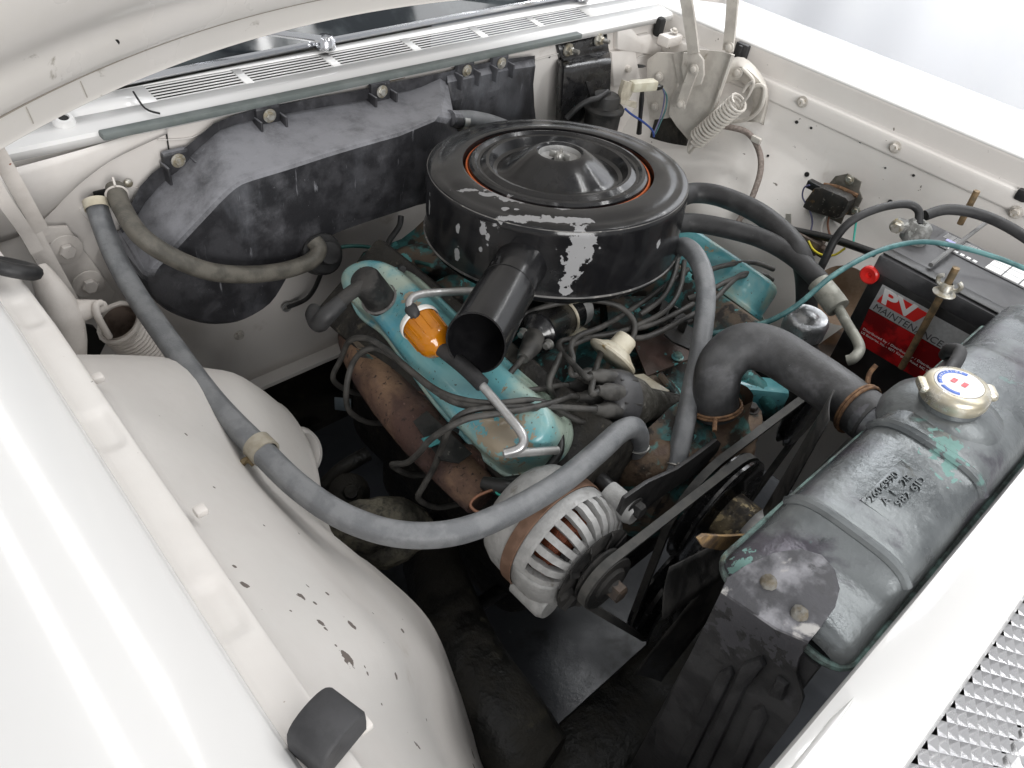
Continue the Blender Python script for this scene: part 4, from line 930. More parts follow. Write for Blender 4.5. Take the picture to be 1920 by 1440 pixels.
for k in range(10):
    an = 2*math.pi*k/10; r_ = math.cos(an)*a_+math.sin(an)*b_; t_ = np.cross(AX,r_)
    obj('fan_vane', MB().box(AC_+AX*.070+r_*.047,(.020,.010,.0015),ax=[r_,unit(t_+AX*.8),np.cross(r_,unit(t_+AX*.8))]), BLACKDUST, al)
obj('fan_disc', MB().lathe([(.03,.0665),(.056,.0665),(.058,.068),(.056,.0695),(.03,.0695)], AC_, AX, 40), BLACKDUST, al)
hexbolt(at(1058,1040,Y=-.40), AX, .006, .008, BLACKDUST, al, 1.3)
# adjusting bracket
single('adjusting_bracket', MB().plate([at(x,y,Y=-.408) for x,y in ((1160,962),(1172,935),(1215,905),(1270,880),(1310,852),(1345,825),(1352,832),(1345,848),(1310,885),(1250,925),(1210,955),(1180,985))], (0,.005,0), .001), BLACKMET, 'black steel adjusting bracket between alternator and water pump', 'bracket')
hexbolt_t = hexbolt(at(1190,950,Y=-.411), AX, .010, .012, BLACKDUST, al, 1.3)
single('engine_lift_bar', MB().tube([at(1100,880,z=.79),at(1130,905,z=.79),at(1160,935,z=.785)], .011, 12, 3), BLACKMET, 'short black bar behind the alternator below the grey hose', 'bar')

# ================================================================== pulleys, belts, fan
WX, WZ = -.072, .716
pu = thing('water_pump_pulley', 'black water pump pulley with dirty brass coloured hub', 'pulley', (WX,-.44,WZ-.09))
PR = .088
obj('sheave', MB().lathe([(.0001,-.005),(.07,-.005),(PR,-.010),(PR,-.006),(PR-.010,.001),(PR,.008),(PR,.012),(PR-.004,.014),(.055,.010),(.045,.016),(.0001,.016)], A(WX,-.44,WZ), (0,-1,0), 64), BLACKGLOSS, pu)
obj('hub', MB().lathe([(.041,.010),(.039,.014),(.0385,.046),(.035,.052),(.012,.053),(.0001,.053)], A(WX,-.44,WZ), (0,-1,0), 36), mat('oily_brass',(.16,.13,.08),(.05,.045,.04),45,.3,.5,metal=.6,bump=.0008,layers=[((.35,.28,.16),90,.6,.68)]), pu)
cr = thing('crank_pulley', 'large black crankshaft pulley low in the dark', 'pulley', (-.05,-.43,.38))
obj('sheave', MB().lathe([(.0001,-.01),(.085,-.01),(.105,-.015),(.105,-.010),(.094,-.003),(.105,.005),(.105,.012),(.092,.018),(.105,.024),(.105,.028),(.06,.028),(.05,.018),(.0001,.018)], A(-.045,-.43,.50), (0,-1,0), 56), BLACKGLOSS, cr)
def hull(pts):
    pts = sorted(map(tuple,pts)); 
    def half(ps):
        h = []
        for p in ps:
            while len(h) > 1 and (h[-1][0]-h[-2][0])*(p[1]-h[-2][1])-(h[-1][1]-h[-2][1])*(p[0]-h[-2][0]) <= 0: h.pop()
            h.append(p)
        return h
    a = half(pts); b = half(pts[::-1]); return a[:-1]+b[:-1]
def belt(circs, y, w, t, label):
    pts = [(x+r*math.cos(k*math.pi/24), z+r*math.sin(k*math.pi/24)) for x,z,r in circs for k in range(48)]
    H = hull(pts); n = len(H); rings = []
    for i in range(n):
        p,q,s = H[i-1],H[i],H[(i+1)%n]; e = unit(A(s[0]-p[0],s[1]-p[1])); o = A(e[1],-e[0])
        rings.append([A(q[0]+o[0]*d, y+dy, q[1]+o[1]*d) for d,dy in ((.001,-w/2),(.001,w/2),(-t,w/2*.7),(-t,-w/2*.7))])
    rings.append(rings[0])
    return single('fan_belt', MB().loft(rings, True), mat('belt_rubber',(.05,.05,.048),(.09,.088,.082),60,.6,.75), label, 'belt', smooth=35)
BY = float((AC_+AX*.084)[1])
belt([(AC_[0],AC_[2]+.0025,.037),(WX,WZ,PR),(-.045,.50,.105)], BY-.002, .011, .008, 'worn black fan belt wrapped around alternator and water pump pulleys')
belt([(.17,.74,.055),(WX,WZ,PR-.004),(-.045,.50,.103)], BY+.016, .011, .008, 'worn black belt driving the power steering pump')
fn_ = thing('cooling_fan', 'dark cooling fan behind the radiator with one rusty blade tip', 'fan', (WX,-.505,WZ-.2))
FCx = A(WX,-.502,WZ)
obj('hub', MB().lathe([(.040,-.012),(.046,.0),(.046,.008),(.03,.014),(.0001,.014)], FCx, (0,-1,0), 30), GREYTUBE, fn_)
for k in range(5):
    an = math.radians(158+72*k); r_ = A(math.cos(an),0,math.sin(an)); t_ = A(-math.sin(an),0,math.cos(an))
    rows = []
    for s_ in np.linspace(0,1,6):
        rr = .035+.205*s_; w = .016+.012*s_
        rows.append([FCx+r_*rr+t_*w*q+A(0,-.012*q-.003*q*q,0) for q in np.linspace(-1,1,7)])
    obj('blade', MB().grid(rows), BLACKDUST, fn_, solid=.002)
obj('blade_tip', MB().plate([at(x,y,Y=-.528) for x,y in ((1310,1012),(1322,1004),(1360,1006),(1400,1004),(1450,1000),(1445,1018),(1400,1026),(1350,1032),(1318,1026))], (0,.004,0), .0012), mat('rusty_blade',(.12,.08,.05),(.30,.19,.08),30,.6,.75,bump=.0005), fn_)
ps = thing('power_steering_reservoir', 'black power steering reservoir with dented silver cap near the battery', 'reservoir', at(1520,680,z=.78))
pc = at(1516,594,z=.865)
obj('cap', MB().lathe([(.032,-.028),(.0325,-.006),(.031,-.001),(.028,.0015),(.018,.0005),(.012,.004),(.007,.0055),(.0001,.0055)], pc, unit(A(-.05,.0,1)), 32), mat('dented_tin',(.42,.43,.44),(.30,.31,.32),40,.25,.4,metal=.7,bump=.0015,bscale=60), ps)
obj('neck', MB().lathe([(.050,-.16),(.050,-.07),(.030,-.045),(.030,-.028)], pc, A(0,0,1), 30), BLACKDUST, ps)
obj('pulley', MB().lathe([(.0001,.01),(.05,.01),(.056,.006),(.048,0),(.056,-.006),(.05,-.01),(.0001,-.01)], A(.17,BY+.016,.74), (0,-1,0), 40), BLACKGLOSS, ps)
# ================================================================== heater box on the firewall
hb = thing('heater_box', 'dusty dark grey plastic heater housing bolted to the firewall', 'heater housing', (-.2,.30,.70))
YF, YB = .245, .352
front = [(852,222),(760,246),(640,280),(540,312),(470,333),(442,345),(415,368),(375,410),(330,458),(300,480),(268,498),(262,520),(285,560),(325,592),(375,610),(420,612),(460,603),(505,575),(535,530),(556,490),(590,462),(628,440),(680,420),(740,400),(800,380),(860,355)]
back_up = {0:(838,150),1:(770,166),2:(690,184),3:(565,208),4:(480,222),5:(412,238),6:(375,268),7:(335,306),8:(292,348),9:(262,384),10:(236,424)}
FR = [at(x,y,Y=YF) for x,y in front]
BK = [at(*back_up[i],Y=YB) if i in back_up else FR[i]+A(0,YB-YF,0) for i in range(len(front))]
FR[9] = at(302,488,Y=YF); FR[10] = at(282,508,Y=YF); FR[11] = at(275,532,Y=YF); FR[12] = at(292,566,Y=YF)
def ins(poly, d):
    n = A(0,-1,0); c = sum(poly)/len(poly); out = []
    for i in range(len(poly)):
        e = unit(poly[(i+1)%len(poly)]-poly[i-1]); s = np.cross(e,n); s[1] = 0
        t = poly[i]+s*d
        out.append(t)
    return out
sgn = 1
FR = cat(FR, 3, True); BK = cat(BK, 3, True)
R0 = BK; R1 = [b*.96+f*.04 for b,f in zip(BK,FR)]
R2 = [b*.10+f*.90+A(0,0,0) for b,f in zip(BK,FR)]; c_ = sum(FR)/len(FR)
R3 = [f*.985+c_*.015+A(0,.004,0) for f in FR]; R4 = [f*.95+c_*.05 for f in FR]; R5 = [f*.6+c_*.4 for f in FR]; R6 = [f*.3+c_*.7 for f in FR]
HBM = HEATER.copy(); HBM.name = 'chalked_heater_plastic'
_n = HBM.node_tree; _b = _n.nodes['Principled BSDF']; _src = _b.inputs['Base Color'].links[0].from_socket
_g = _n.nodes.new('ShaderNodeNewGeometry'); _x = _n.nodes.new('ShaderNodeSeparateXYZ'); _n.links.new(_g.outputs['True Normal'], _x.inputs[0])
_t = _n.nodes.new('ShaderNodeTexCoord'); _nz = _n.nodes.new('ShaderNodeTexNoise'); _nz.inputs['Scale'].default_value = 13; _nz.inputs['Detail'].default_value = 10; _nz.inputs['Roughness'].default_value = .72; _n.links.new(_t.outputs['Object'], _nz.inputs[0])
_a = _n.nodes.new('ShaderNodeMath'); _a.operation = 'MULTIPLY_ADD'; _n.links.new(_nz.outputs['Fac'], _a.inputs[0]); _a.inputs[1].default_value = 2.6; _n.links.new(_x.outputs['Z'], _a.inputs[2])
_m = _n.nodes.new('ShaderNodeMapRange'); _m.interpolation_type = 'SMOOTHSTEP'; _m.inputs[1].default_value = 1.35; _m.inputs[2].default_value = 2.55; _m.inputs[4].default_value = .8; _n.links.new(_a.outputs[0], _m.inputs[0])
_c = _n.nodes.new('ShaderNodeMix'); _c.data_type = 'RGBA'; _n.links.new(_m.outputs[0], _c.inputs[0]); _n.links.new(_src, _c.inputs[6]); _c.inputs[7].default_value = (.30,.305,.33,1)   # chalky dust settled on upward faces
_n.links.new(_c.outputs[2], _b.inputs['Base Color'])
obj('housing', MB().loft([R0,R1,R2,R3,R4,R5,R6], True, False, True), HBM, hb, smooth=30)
# mounting flange along the upper edge
fl_px = [(1003,104),(940,112),(870,126),(840,134),(770,148),(712,160),(690,166),(600,182),(520,197),(480,204),(440,216),(400,232),(360,266),(325,296),(285,325),(262,350),(245,385),(225,430)]
fi_px = [(1003,118),(940,128),(872,142),(838,152),(770,168),(712,180),(690,186),(600,202),(520,216),(480,224),(440,234),(412,244),(375,276),(338,312),(298,350),(272,380),(255,410),(238,450)]
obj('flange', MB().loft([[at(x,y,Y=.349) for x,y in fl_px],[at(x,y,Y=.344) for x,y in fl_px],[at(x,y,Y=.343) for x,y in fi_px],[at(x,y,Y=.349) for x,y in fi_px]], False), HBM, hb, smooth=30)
hexs = [(332,299,.342),(503,215,.338),(714,170,.338),(873,131,.338),(938,117,.338)]
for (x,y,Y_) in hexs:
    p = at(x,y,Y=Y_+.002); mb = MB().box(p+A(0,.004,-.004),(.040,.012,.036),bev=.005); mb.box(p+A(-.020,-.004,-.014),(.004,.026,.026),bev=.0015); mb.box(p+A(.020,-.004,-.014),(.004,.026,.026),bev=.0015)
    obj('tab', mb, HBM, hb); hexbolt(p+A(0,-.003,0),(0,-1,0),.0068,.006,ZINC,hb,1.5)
rows = [[at(x,y,Y=Yv) for x,y in px] for px,Yv in ((((838,140),(880,131),(940,119),(1000,108)),.345),(((840,155),(885,146),(945,133),(1004,124)),.335),(((845,190),(890,180),(950,165),(1000,158)),.332),(((850,225),(895,218),(955,205),(1002,200)),.335),(((858,275),(905,268),(965,255),(1008,250)),.34))]
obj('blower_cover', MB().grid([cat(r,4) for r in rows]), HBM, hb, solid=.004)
for (x,y,w) in ((725,148,.075),(858,118,.03),(820,124,.03)):
    p = at(x,y,Y=.356); obj('gasket', MB().box(p,(w,.004,.012),ax=[unit(A(1,0,.02)),A(0,1,0),A(0,0,1)],bev=.002), mat('brown_gasket',(.10,.075,.045),(.15,.12,.08),60,.8), hb)
# crease ribs on sloped face and moulded outlet
obj('outlet_flange', MB().lathe([(.033,-.015),(.033,.006),(.030,.009),(.018,.010),(.017,.03),(.0001,.03)], at(603,476,Y=.235), unit(A(.0,-.8,.5)), 28), RUBBER, hb)
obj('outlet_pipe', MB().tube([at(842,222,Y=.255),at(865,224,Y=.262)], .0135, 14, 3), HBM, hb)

# ================================================================== hoses
def hose(spec, r, m, label, k=8, seg=20, name='heater_hose', ridge=0, hollow=0, group=None):
    P = [at(s[0],s[1],**s[2]) for s in spec]
    return single(name, MB().tube(P, r, seg, k, hollow=hollow, oval=ridge), m, label, 'hose', group)
z_ = lambda v: dict(z=v)
y_ = lambda v: dict(Y=v)
H1 = [(178,376,y_(.335)),(188,410,y_(.315)),(215,480,y_(.26)),(255,552,z_(.875)),(320,645,z_(.875)),(400,752,z_(.875)),(485,840,z_(.875)),(560,912,z_(.872)),(645,968,z_(.868)),(745,1000,z_(.862)),(850,998,z_(.858)),(950,962,z_(.855)),(1050,905,z_(.852)),(1120,848,z_(.85)),(1165,808,z_(.845)),(1188,802,z_(.836)),(1197,818,z_(.815)),(1194,850,z_(.78))]
hose(H1, .0138, HOSEG, 'long grey heater hose sweeping from the firewall past the alternator', 10, 40, ridge=.035)
H2 = [(216,352,y_(.335)),(228,388,y_(.30)),(262,440,y_(.235)),(320,480,y_(.215)),(390,508,y_(.205)),(460,515,y_(.205)),(530,508,y_(.21)),(582,490,y_(.215)),(598,468,y_(.22)),(588,452,y_(.232))]
hose(H2, .0125, HOSEO, 'olive grey heater hose curving across the front of the heater housing', 9, 40, ridge=.02)
hose([(856,222,y_(.26)),(885,222,y_(.262)),(930,232,y_(.27)),(985,255,y_(.29))], .0128, HOSEG, 'short grey hose leaving the heater housing behind the air cleaner', 6)
hose([(1262,470,z_(.90)),(1282,462,z_(.925)),(1306,482,z_(.935)),(1322,525,z_(.925)),(1323,580,z_(.90)),(1312,660,z_(.87)),(1296,740,z_(.84)),(1280,815,z_(.81)),(1264,885,z_(.775))], .0135, HOSEG, 'grey heater hose dropping vertically beside the upper radiator hose', 9, 40, ridge=.035)
hose([(1270,372,z_(.93)),(1300,362,z_(.93)),(1350,368,z_(.935)),(1420,398,z_(.935)),(1475,442,z_(.93)),(1502,482,z_(.92)),(1512,530,z_(.88)),(1512,600,z_(.82))], .0165, RUBBER, 'upper black hose curving from the air cleaner down behind the reservoir', 8, 18, 'rubber_hose')
hose([(1265,420,z_(.91)),(1300,418,z_(.912)),(1360,428,z_(.918)),(1430,448,z_(.92)),(1490,482,z_(.918)),(1540,530,z_(.91))], .0150, RUBBER, 'lower black hose ending in a pale metal fitting', 8, 18, 'rubber_hose')
pt = thing('hose_fitting', 'pale crimped fitting with bent steel pipe in front of the battery', 'fitting', at(1575,640,z=.85))
f0 = at(1535,530,z=.911); f1 = at(1572,578,z=.90)
DULL = mat('pale_fitting',(.33,.33,.29),(.24,.24,.21),60,.5,.65,metal=.2)
obj('sleeve', MB().tube([f0,f0*.5+f1*.5,f1], .0165, 18, 2, radii=[.0168,.0172,.0178,.0172]), DULL, pt)
obj('pipe', MB().tube([f1,at(1590,610,z=.895),at(1608,640,z=.89),at(1611,658,z=.885),at(1600,672,z=.88),at(1588,676,z=.875)], .0075, 12, 6), DULL, pt)
rh = thing('radiator_hose', 'thick dusty black upper radiator hose with moulded bends', 'hose', at(1345,790,z=.80))
RH = [at(1345,775,z=.825),at(1342,735,z=.855),at(1352,685,z=.885),at(1388,652,z=.905),at(1440,655,z=.915),at(1500,690,z=.922),at(1560,730,z=.928),at(1612,770,z=.932),at(1640,792,z=.934)]
obj('hose', MB().tube(RH, .029, 32, 8, radii=[.0285,.030,.031,.031,.031,.0305,.030,.030,.030]), HOSEB, rh)
for i,(p,q) in enumerate(((RH[0],RH[1]),(RH[7],RH[6]))):
    d = unit(q-p); c = p+d*(.008 if i == 0 else .002); a_,b_,_ = frame_of(d)
    mb = MB().torus(c, d, .0318, .0022, 40, 8); mb.torus(c+d*.004, d, .0316, .0018, 40, 8)
    obj('wire_clamp', mb, RUSTW, rh)
    tgt = (at(1335,855,z=.85)-c) if i == 0 else (at(1632,712,z=.96)-c)
    e0 = c+unit(tgt)*.032; obj('clamp_tail', MB().tube([e0-unit(tgt)*.004, e0+unit(tgt)*.010+d*.004, e0+unit(tgt)*.024], .003, 8, 3), RUSTW, rh)
# hose clamps
def clamp(px, kw, d, R, label, m=STEEL, wire_=False):
    c = at(*px,**kw); d = unit(d); t = thing('hose_clamp', label, 'clamp', c-A(0,0,R))
    if wire_:
        obj('band', MB().torus(c, d, R, .0016, 32, 6), m, t); a_,b_,_ = frame_of(d)
        obj('tail', MB().tube([c+b_*R, c+b_*(R+.006)+d*.003, c+b_*(R+.010)-d*.006], .0016, 6, 3), m, t)
    else:
        obj('band', MB().lathe([(R,-.006),(R+.001,-.006),(R+.001,.006),(R,.006)], c, d, 32), m, t)
        s = at(px[0],px[1]+R*1480/1.3*1.1,**kw); obj('screw', MB().lathe([(.004,-.008),(.004,.008),(.006,.009),(.006,.013),(.0001,.013)], c+unit(s-c)*(R+.003), (.3,-.9,-.3), 12), ZINC, t)
    return t
clamp((866,226), y_(.2605), at(885,222,Y=.262)-at(850,222,Y=.26), .0138, 'steel worm clamp on the hose behind the air cleaner')
clamp((180,384), y_(.328), at(188,410,Y=.315)-at(178,376,Y=.335), .0146, 'worm clamp on the long grey hose at the firewall', BEIGE)
clamp((219,364), y_(.325), at(228,388,Y=.30)-at(216,352,Y=.335), .0134, 'cream wire clamp on the olive hose at the firewall', HINGEW, True)
clamp((1196,836), z_(.797), (0,.1,1), .0142, 'spring wire clamp where the long grey hose meets the pump', STEEL, True)
clamp((1267,872), z_(.782), at(1280,815,z=.81)-at(1264,885,z=.775), .0142, 'spring wire clamp at the foot of the vertical grey hose', STEEL, True)
hc_ = thing('hose_clip', 'beige plastic clip holding the long grey hose above the wheelhouse', 'clip', at(460,865,z=.85))
c = at(490,842,z=.874); d = unit(at(560,912,z=.872)-at(400,752,z=.875))
obj('loop', MB().lathe([(.0138,-.009),(.0165,-.009),(.0165,.009),(.0138,.009)], c, d, 28), mat('beige_clip',(.30,.27,.21),(.36,.33,.27),60,.5), hc_)
obj('tang', MB().tube([c+A(-.012,-.004,-.012),at(462,862,z=.868),at(444,878,z=.866),at(433,866,z=.872)], .004, 6, 4), mat('rusty_strap',(.20,.15,.08),(.12,.09,.05),60,.5,metal=.4), hc_)

# ================================================================== radiator
ra = thing('radiator', 'weathered brass radiator with filler cap and verdigris stains', 'radiator', (0,-.62,.45))
YR, YFt, ZB = -.548, -.682, .930
def tank_ring(x, h, yr, yf, zb, inset=0):
    """Y-z cross-section: flat-ish sides, rounded shoulders"""
    yr -= inset; yf += inset; w = yr-yf; cy = (yr+yf)/2; pts = []
    for t in np.linspace(0, math.pi, 25):
        cx = math.cos(t); sx = math.sin(t)
        pts.append(A(x, cy+math.copysign(abs(cx)**.55, cx)*w/2, zb+h*abs(sx)**.62))
    return pts
st = [(-.326,.012,.012),(-.324,.020,.006),(-.319,.025,.002),(-.310,.027,0),(-.28,.028,0),(-.262,.029,0),(-.25,.033,0),(-.24,.042,0),(-.232,.049,0),(-.222,.053,0),(-.212,.0515,0),(-.20,.053,0),(-.12,.054,0),(-.085,.055,0),(-.075,.0565,0),(-.062,.062,0),(-.050,.063,0),(0,.063,0),(.08,.063,0),(.15,.062,0),(.165,.058,0),(.175,.053,0),(.25,.052,0),(.33,.048,0),(.350,.04,.002),(.357,.02,.012)]
rings = [tank_ring(x,h,YR,YFt,ZB,i) for x,h,i in st]
RB_ = (0,-.62,.45)
VERD = [(at(1395,1060,z=.955),(.012,.010,.02),0),(at(1775,850,z=.99),(.020,.012,.03),.5),(at(1405,1065,z=.96),(.016,.008,.02),.6)]
BRASSV = mat('radiator_tank_brass', (.10,.11,.115), (.19,.205,.21), 7, .22, .38, metal=.5, bump=.0006, bscale=90,
            layers=[((.075,.07,.085),7,.50,.68,.3), ((.28,.29,.295),26,.72,.96,.5),((.26,.27,.28),200,.80,.88,.5,0,(.15,1,1)), ((.13,.22,.205),17,.70,.80,.6), ((.03,.036,.036),12,.72,.82,.4)], blobs=VERD, base=RB_, blob_col=(.22,.37,.345), blob_rough=.75, amp=1.3)
tk = obj('top_tank', MB().loft(rings, False, False, False), BRASSV, ra, smooth=50)
mb = MB().loft([[A(x,y,ZB+h) for x,y in ((-.329,YFt+.026),(-.331,(YR+YFt)/2),(-.329,YR-.026),(-.320,YR-.008),(-.302,YR+.003),(.36,YR+.003),(.36,YFt-.003),(-.302,YFt-.003),(-.320,YFt+.008))] for h in (-.008,.001)], True, True, True); obj('header_plate', mb, BRASSV, ra)
SM = [A(.30,YR+.002,ZB+.003)]+[A(-.304-.026*math.sin(t),YR-.024+.026*math.cos(t),ZB+.003) for t in np.linspace(0,math.pi/2,7)]+[A(-.304-.026*math.cos(t),YFt+.024-.026*math.sin(t),ZB+.003) for t in np.linspace(0,math.pi/2,7)]+[A(.30,YFt-.002,ZB+.003)]
obj('tank_seam', MB().tube(SM, .004, 8, 1), mat('verdigris_seam',(.06,.075,.07),(.15,.24,.22),38,.5,.7,bump=.001,bscale=200,layers=[((.20,.20,.13),30,.66,.85),((.03,.035,.035),50,.58,.75)]), ra)
obj('core', MB().box((.01,-.615,.70),(.66,.06,.44)), mat('radiator_core',(.02,.02,.02),(.04,.04,.04),200,.6,stretch=(1,1,20)), ra)
obj('side_frame', MB().box((-.327,-.615,.70),(.012,.10,.45),bev=.003), BRACKETM, ra)
# arched rib and stamped plate
def tank_top(x, y):
    h = np.interp(x, [s[0] for s in st],[s[1] for s in st]); w = YR-YFt; cy = (YR+YFt)/2
    c = min(.999, abs((y-cy)/(w/2)))**(1/.55); s = math.sqrt(max(0,1-c*c)); return ZB+h*s**.62
for x0 in (-.228,-.066):
    obj('rib', MB().tube([A(x0,y,tank_top(x0,y)-.001) for y in np.linspace(YR-.004,YFt+.006,18)], .006, 8, 2), BRASSV, tk)
pc_ = [(1630,955),(1703,868),(1748,905),(1665,1000)]
PL = [A(-.192,-.600,.9835),A(-.106,-.600,.9835),A(-.106,-.633,.9825),A(-.192,-.633,.9825)]
obj('stamped_plate', MB().plate([p+A(0,0,-.003) for p in PL], (0,0,.0042), .0025), BRASSV, tk)
ux = unit(PL[1]-PL[0]); uy0 = PL[0]-PL[3]; uy = unit(uy0-np.dot(uy0,ux)*ux)
Wp = np.linalg.norm(PL[1]-PL[0]); 
for body, fx, fy, sz in (('2604990',.06,.70,.0098),('A  E   2R',.16,.38,.0105),('982 6JD',.26,.08,.0098)):
    p0 = PL[3]*(1-fy)+PL[0]*fy + ux*Wp*fx + A(0,0,.0021)
    text(body, BRASSV, tk, p0, ux, uy, sz, .0008, width=Wp*.66, bold=.004)
# filler neck and cap
cp = at(1797,722,z=1.022); cn_ = unit(A(-.03,.10,1))
obj('neck_saddle', MB().lathe([(.066,-.055),(.058,-.036),(.042,-.027),(.032,-.024),(.030,-.012)], cp, cn_, 40), BRASSV, tk)
cap = obj('filler_cap', MB().lathe([(.0001,-.018),(.033,-.018),(.0345,-.014),(.0345,-.006),(.0335,-.002),(.031,.001),(.0255,.0025),(.0245,.0018),(.0001,.0022)], cp, cn_, 48), CAPM, ra)
obj('cap_label', MB().lathe([(.0245,.0024),(.0001,.0030)], cp, cn_, 48), WHITEL, cap)
a_,b_,_ = frame_of(cn_)
ca = unit(at(1830,740,z=1.022)-cp); ca = unit(ca-np.dot(ca,cn_)*cn_); cb = np.cross(cn_,ca)
BLUEL = mat('blue_print',(.10,.20,.62),None,10,.4); REDI = mat('red_print',(.75,.10,.12),None,10,.4)
def arcstrip(r0,r1,t0,t1,h,m,name):
    rows = [[cp+cn_*h+r*(math.cos(t)*ca+math.sin(t)*cb) for t in np.linspace(t0,t1,28)] for r in (r0,r1)]
    obj(name, MB().grid(rows), m, cap, solid=-.0003)
arcstrip(.0175,.0218,1.5,3.9,.0028,BLUEL,'blue_ring'); arcstrip(.0175,.0218,-2.2,-1.2,.0028,BLUEL,'blue_ring')
for k,ch_ in enumerate('POSITION'):
    t = 3.6-k*.24; c = cp+cn_*.0036+.0180*(math.cos(t)*ca+math.sin(t)*cb); up = math.cos(t)*ca+math.sin(t)*cb
    text(ch_, WHITEL, cap, c, np.cross(up,cn_), up, .0034, .0002)
upv = unit(-cb*1.0+ca*.0); 
for sx in (-1,1):
    q = cp+cn_*.0033+ca*(.0055*sx)-cb*.000
    obj('red_mark', MB().plate([q+ca*u+cb*v for u,v in ((-.003,-.004),(.002,-.004),(.003,.004),(-.002,.004))], cn_*.0004), REDI, cap)
for t in (.6,.6+math.pi):
    d = math.cos(t)*ca+math.sin(t)*cb
    obj('cap_ear', MB().box(cp+d*.034-cn_*.005,(.012,.022,.010),ax=[d,np.cross(cn_,d),cn_],bev=.004), CAPM, cap)
obj('overflow_tube', MB().tube([cp+A(.028,.018,-.012),at(1800,662,z=1.01),at(1782,655,z=1.0),at(1772,665,z=.96)], .0075, 12, 5), RUBBER, ra)
obj('outlet_neck', MB().tube([RH[8]+A(.03,-.045,-.01),RH[8],RH[7]], .0275, 24, 3, radii=[.036,.0285,.027]), BRASSV, tk)
# black strap and long seal along the support
single('support_seal', MB().box((0.02,-.6895,.952),(.82,.006,.016),bev=.002), RUBBER, 'dark rubber strip between radiator tank and white support panel', 'rubber strip')
# side bracket with pressed ribs
XB = -.340
bk = thing('radiator_bracket', 'chalky dark steel bracket screwed over the radiator end with pressed ribs', 'bracket', (XB,-.62,.50))
tpx = [(1352,1110),(1362,1085),(1400,1060),(1450,1038),(1500,1030),(1540,1042),(1565,1070),(1574,1105),(1565,1140),(1540,1175),(1515,1205),(1455,1180)]
def tongue(x,y): return at(x,y,p=(-.300,-.6,.964),n=(-.20,.0,.98))
TG = [tongue(x,y) for x,y in tpx]
obj('tongue', MB().plate([p-A(0,0,.001) for p in TG], unit(A(-.20,0,.98))*.004, .0015), CHALK, bk, smooth=30)
low = [(1352,1110),(1445,1170),(1515,1205),(1497,1235),(1492,1262),(1500,1290),(1506,1310),(1495,1340),(1470,1375),(1420,1440),(1380,1500),(1200,1500),(1222,1440),(1232,1360),(1290,1235)]
def lowp(x,y): return at(x,y,X=XB)
LW = [lowp(x,y) for x,y in low]
SIDEB = mat('chalk_topped_bracket', (.022,.022,.024), (.045,.045,.047), 18, .5, .75, bump=.0006, bscale=120, layers=[((.10,.10,.11),26,.64,.95,.8),((.12,.12,.12),150,.80,.86,.8)],
    blobs=[(at(1400,1150,X=XB),(.05,.05,.022),0),(at(1370,1190,X=XB),(.03,.018,.018),0),(at(1470,1200,X=XB),(.03,.03,.014),0)], base=(XB,-.62,.50), blob_col=(.068,.068,.076), blob_rough=.8, amp=.9)
obj('side_plate', MB().plate(LW, (.004,0,0), .001), SIDEB, bk)
for px in ([(1352,1255),(1372,1248),(1378,1262),(1290,1440),(1262,1440)],[(1395,1240),(1430,1228),(1438,1245),(1400,1290),(1330,1440),(1305,1440)],[(1415,1325),(1432,1322),(1440,1345),(1395,1440),(1370,1440)],[(1460,1265),(1480,1280),(1470,1310),(1445,1300)]):
    obj('pressed_rib', MB().plate([at(x,y,X=XB-.0005) for x,y in px], (-.006,0,0), .004), BRACKETM, bk)
for (x,y) in ((1497,1153),(1440,1095)): 
    p = tongue(x,y); obj('corroded_screw', MB().lathe([(.0075,0),(.007,.003),(.004,.0055),(.0001,.006)], p+A(-.001,0,.003), (-.35,0,.94), 12), mat('corroded_screw',(.17,.165,.15),(.12,.10,.07),90,.8,bump=.001), bk, jit=.0006)

# ================================================================== battery
bt = thing('battery', 'black battery with silver and red maintenance label and red button', 'battery', (.42,-.48,.72))
BX0, BX1, BYr, BYf, BZ0, BZ1 = .330, .500, -.372, -.66, .735, .945
obj('case', MB().box(((BX0+BX1)/2,(BYr+BYf)/2,(BZ0+BZ1-.03)/2),(BX1-BX0,BYr-BYf,BZ1-.03-BZ0),bev=.004), BATT, bt)
obj('lid', MB().box(((BX0+BX1)/2,(BYr+BYf)/2,BZ1-.016),(BX1-BX0+.006,BYr-BYf+.006,.030),bev=.005), BATTOP, bt)
obj('lid_ledge', MB().box((BX0+.012,(BYr+BYf)/2,BZ1+.001),(.022,BYr-BYf,.004),bev=.002), BATT, bt)
FX = BX0-.0008
def fp(x,y): return at(x,y,X=FX)
def lab(name, px, m, h=.0004, parent=bt): return obj(name, MB().plate([fp(x,y) for x,y in px], (-h,0,0)), m, parent, smooth=0)
s0 = fp(1655,533); s1 = fp(1630,578); r0 = fp(1603,640)
ztop, zmid, zbot = s0[2], s1[2], r0[2]; yl = s1[1]; ytop = s0[1]
Yr = lambda v: v
def labY(name, quad, m, dx, parent=bt): return obj(name, MB().plate([A(FX-dx,y,zz) for y,zz in quad], (-.0003,0,0)), m, parent, smooth=0)
labY('silver_label', ((ytop,ztop),(ytop-.085,ztop),(ytop-.085,ztop-.004),(ytop-.255,ztop-.004),(ytop-.255,zmid),(yl,zmid)), SILVERL, .0)
labY('red_label', ((yl,zmid-.001),(yl-.235,zmid-.001),(yl-.235,zbot),(yl-.004,zbot)), REDL, .0)
q0 = fp(1657,540); 
labY('red_logo_block', ((ytop-.010,ztop-.004),(ytop-.078,ztop-.006),(ytop-.066,zmid+.017),(ytop-.004,zmid+.017)), REDP, .0005)
uxb = A(0,-1,0); uyb = A(0,0,1)
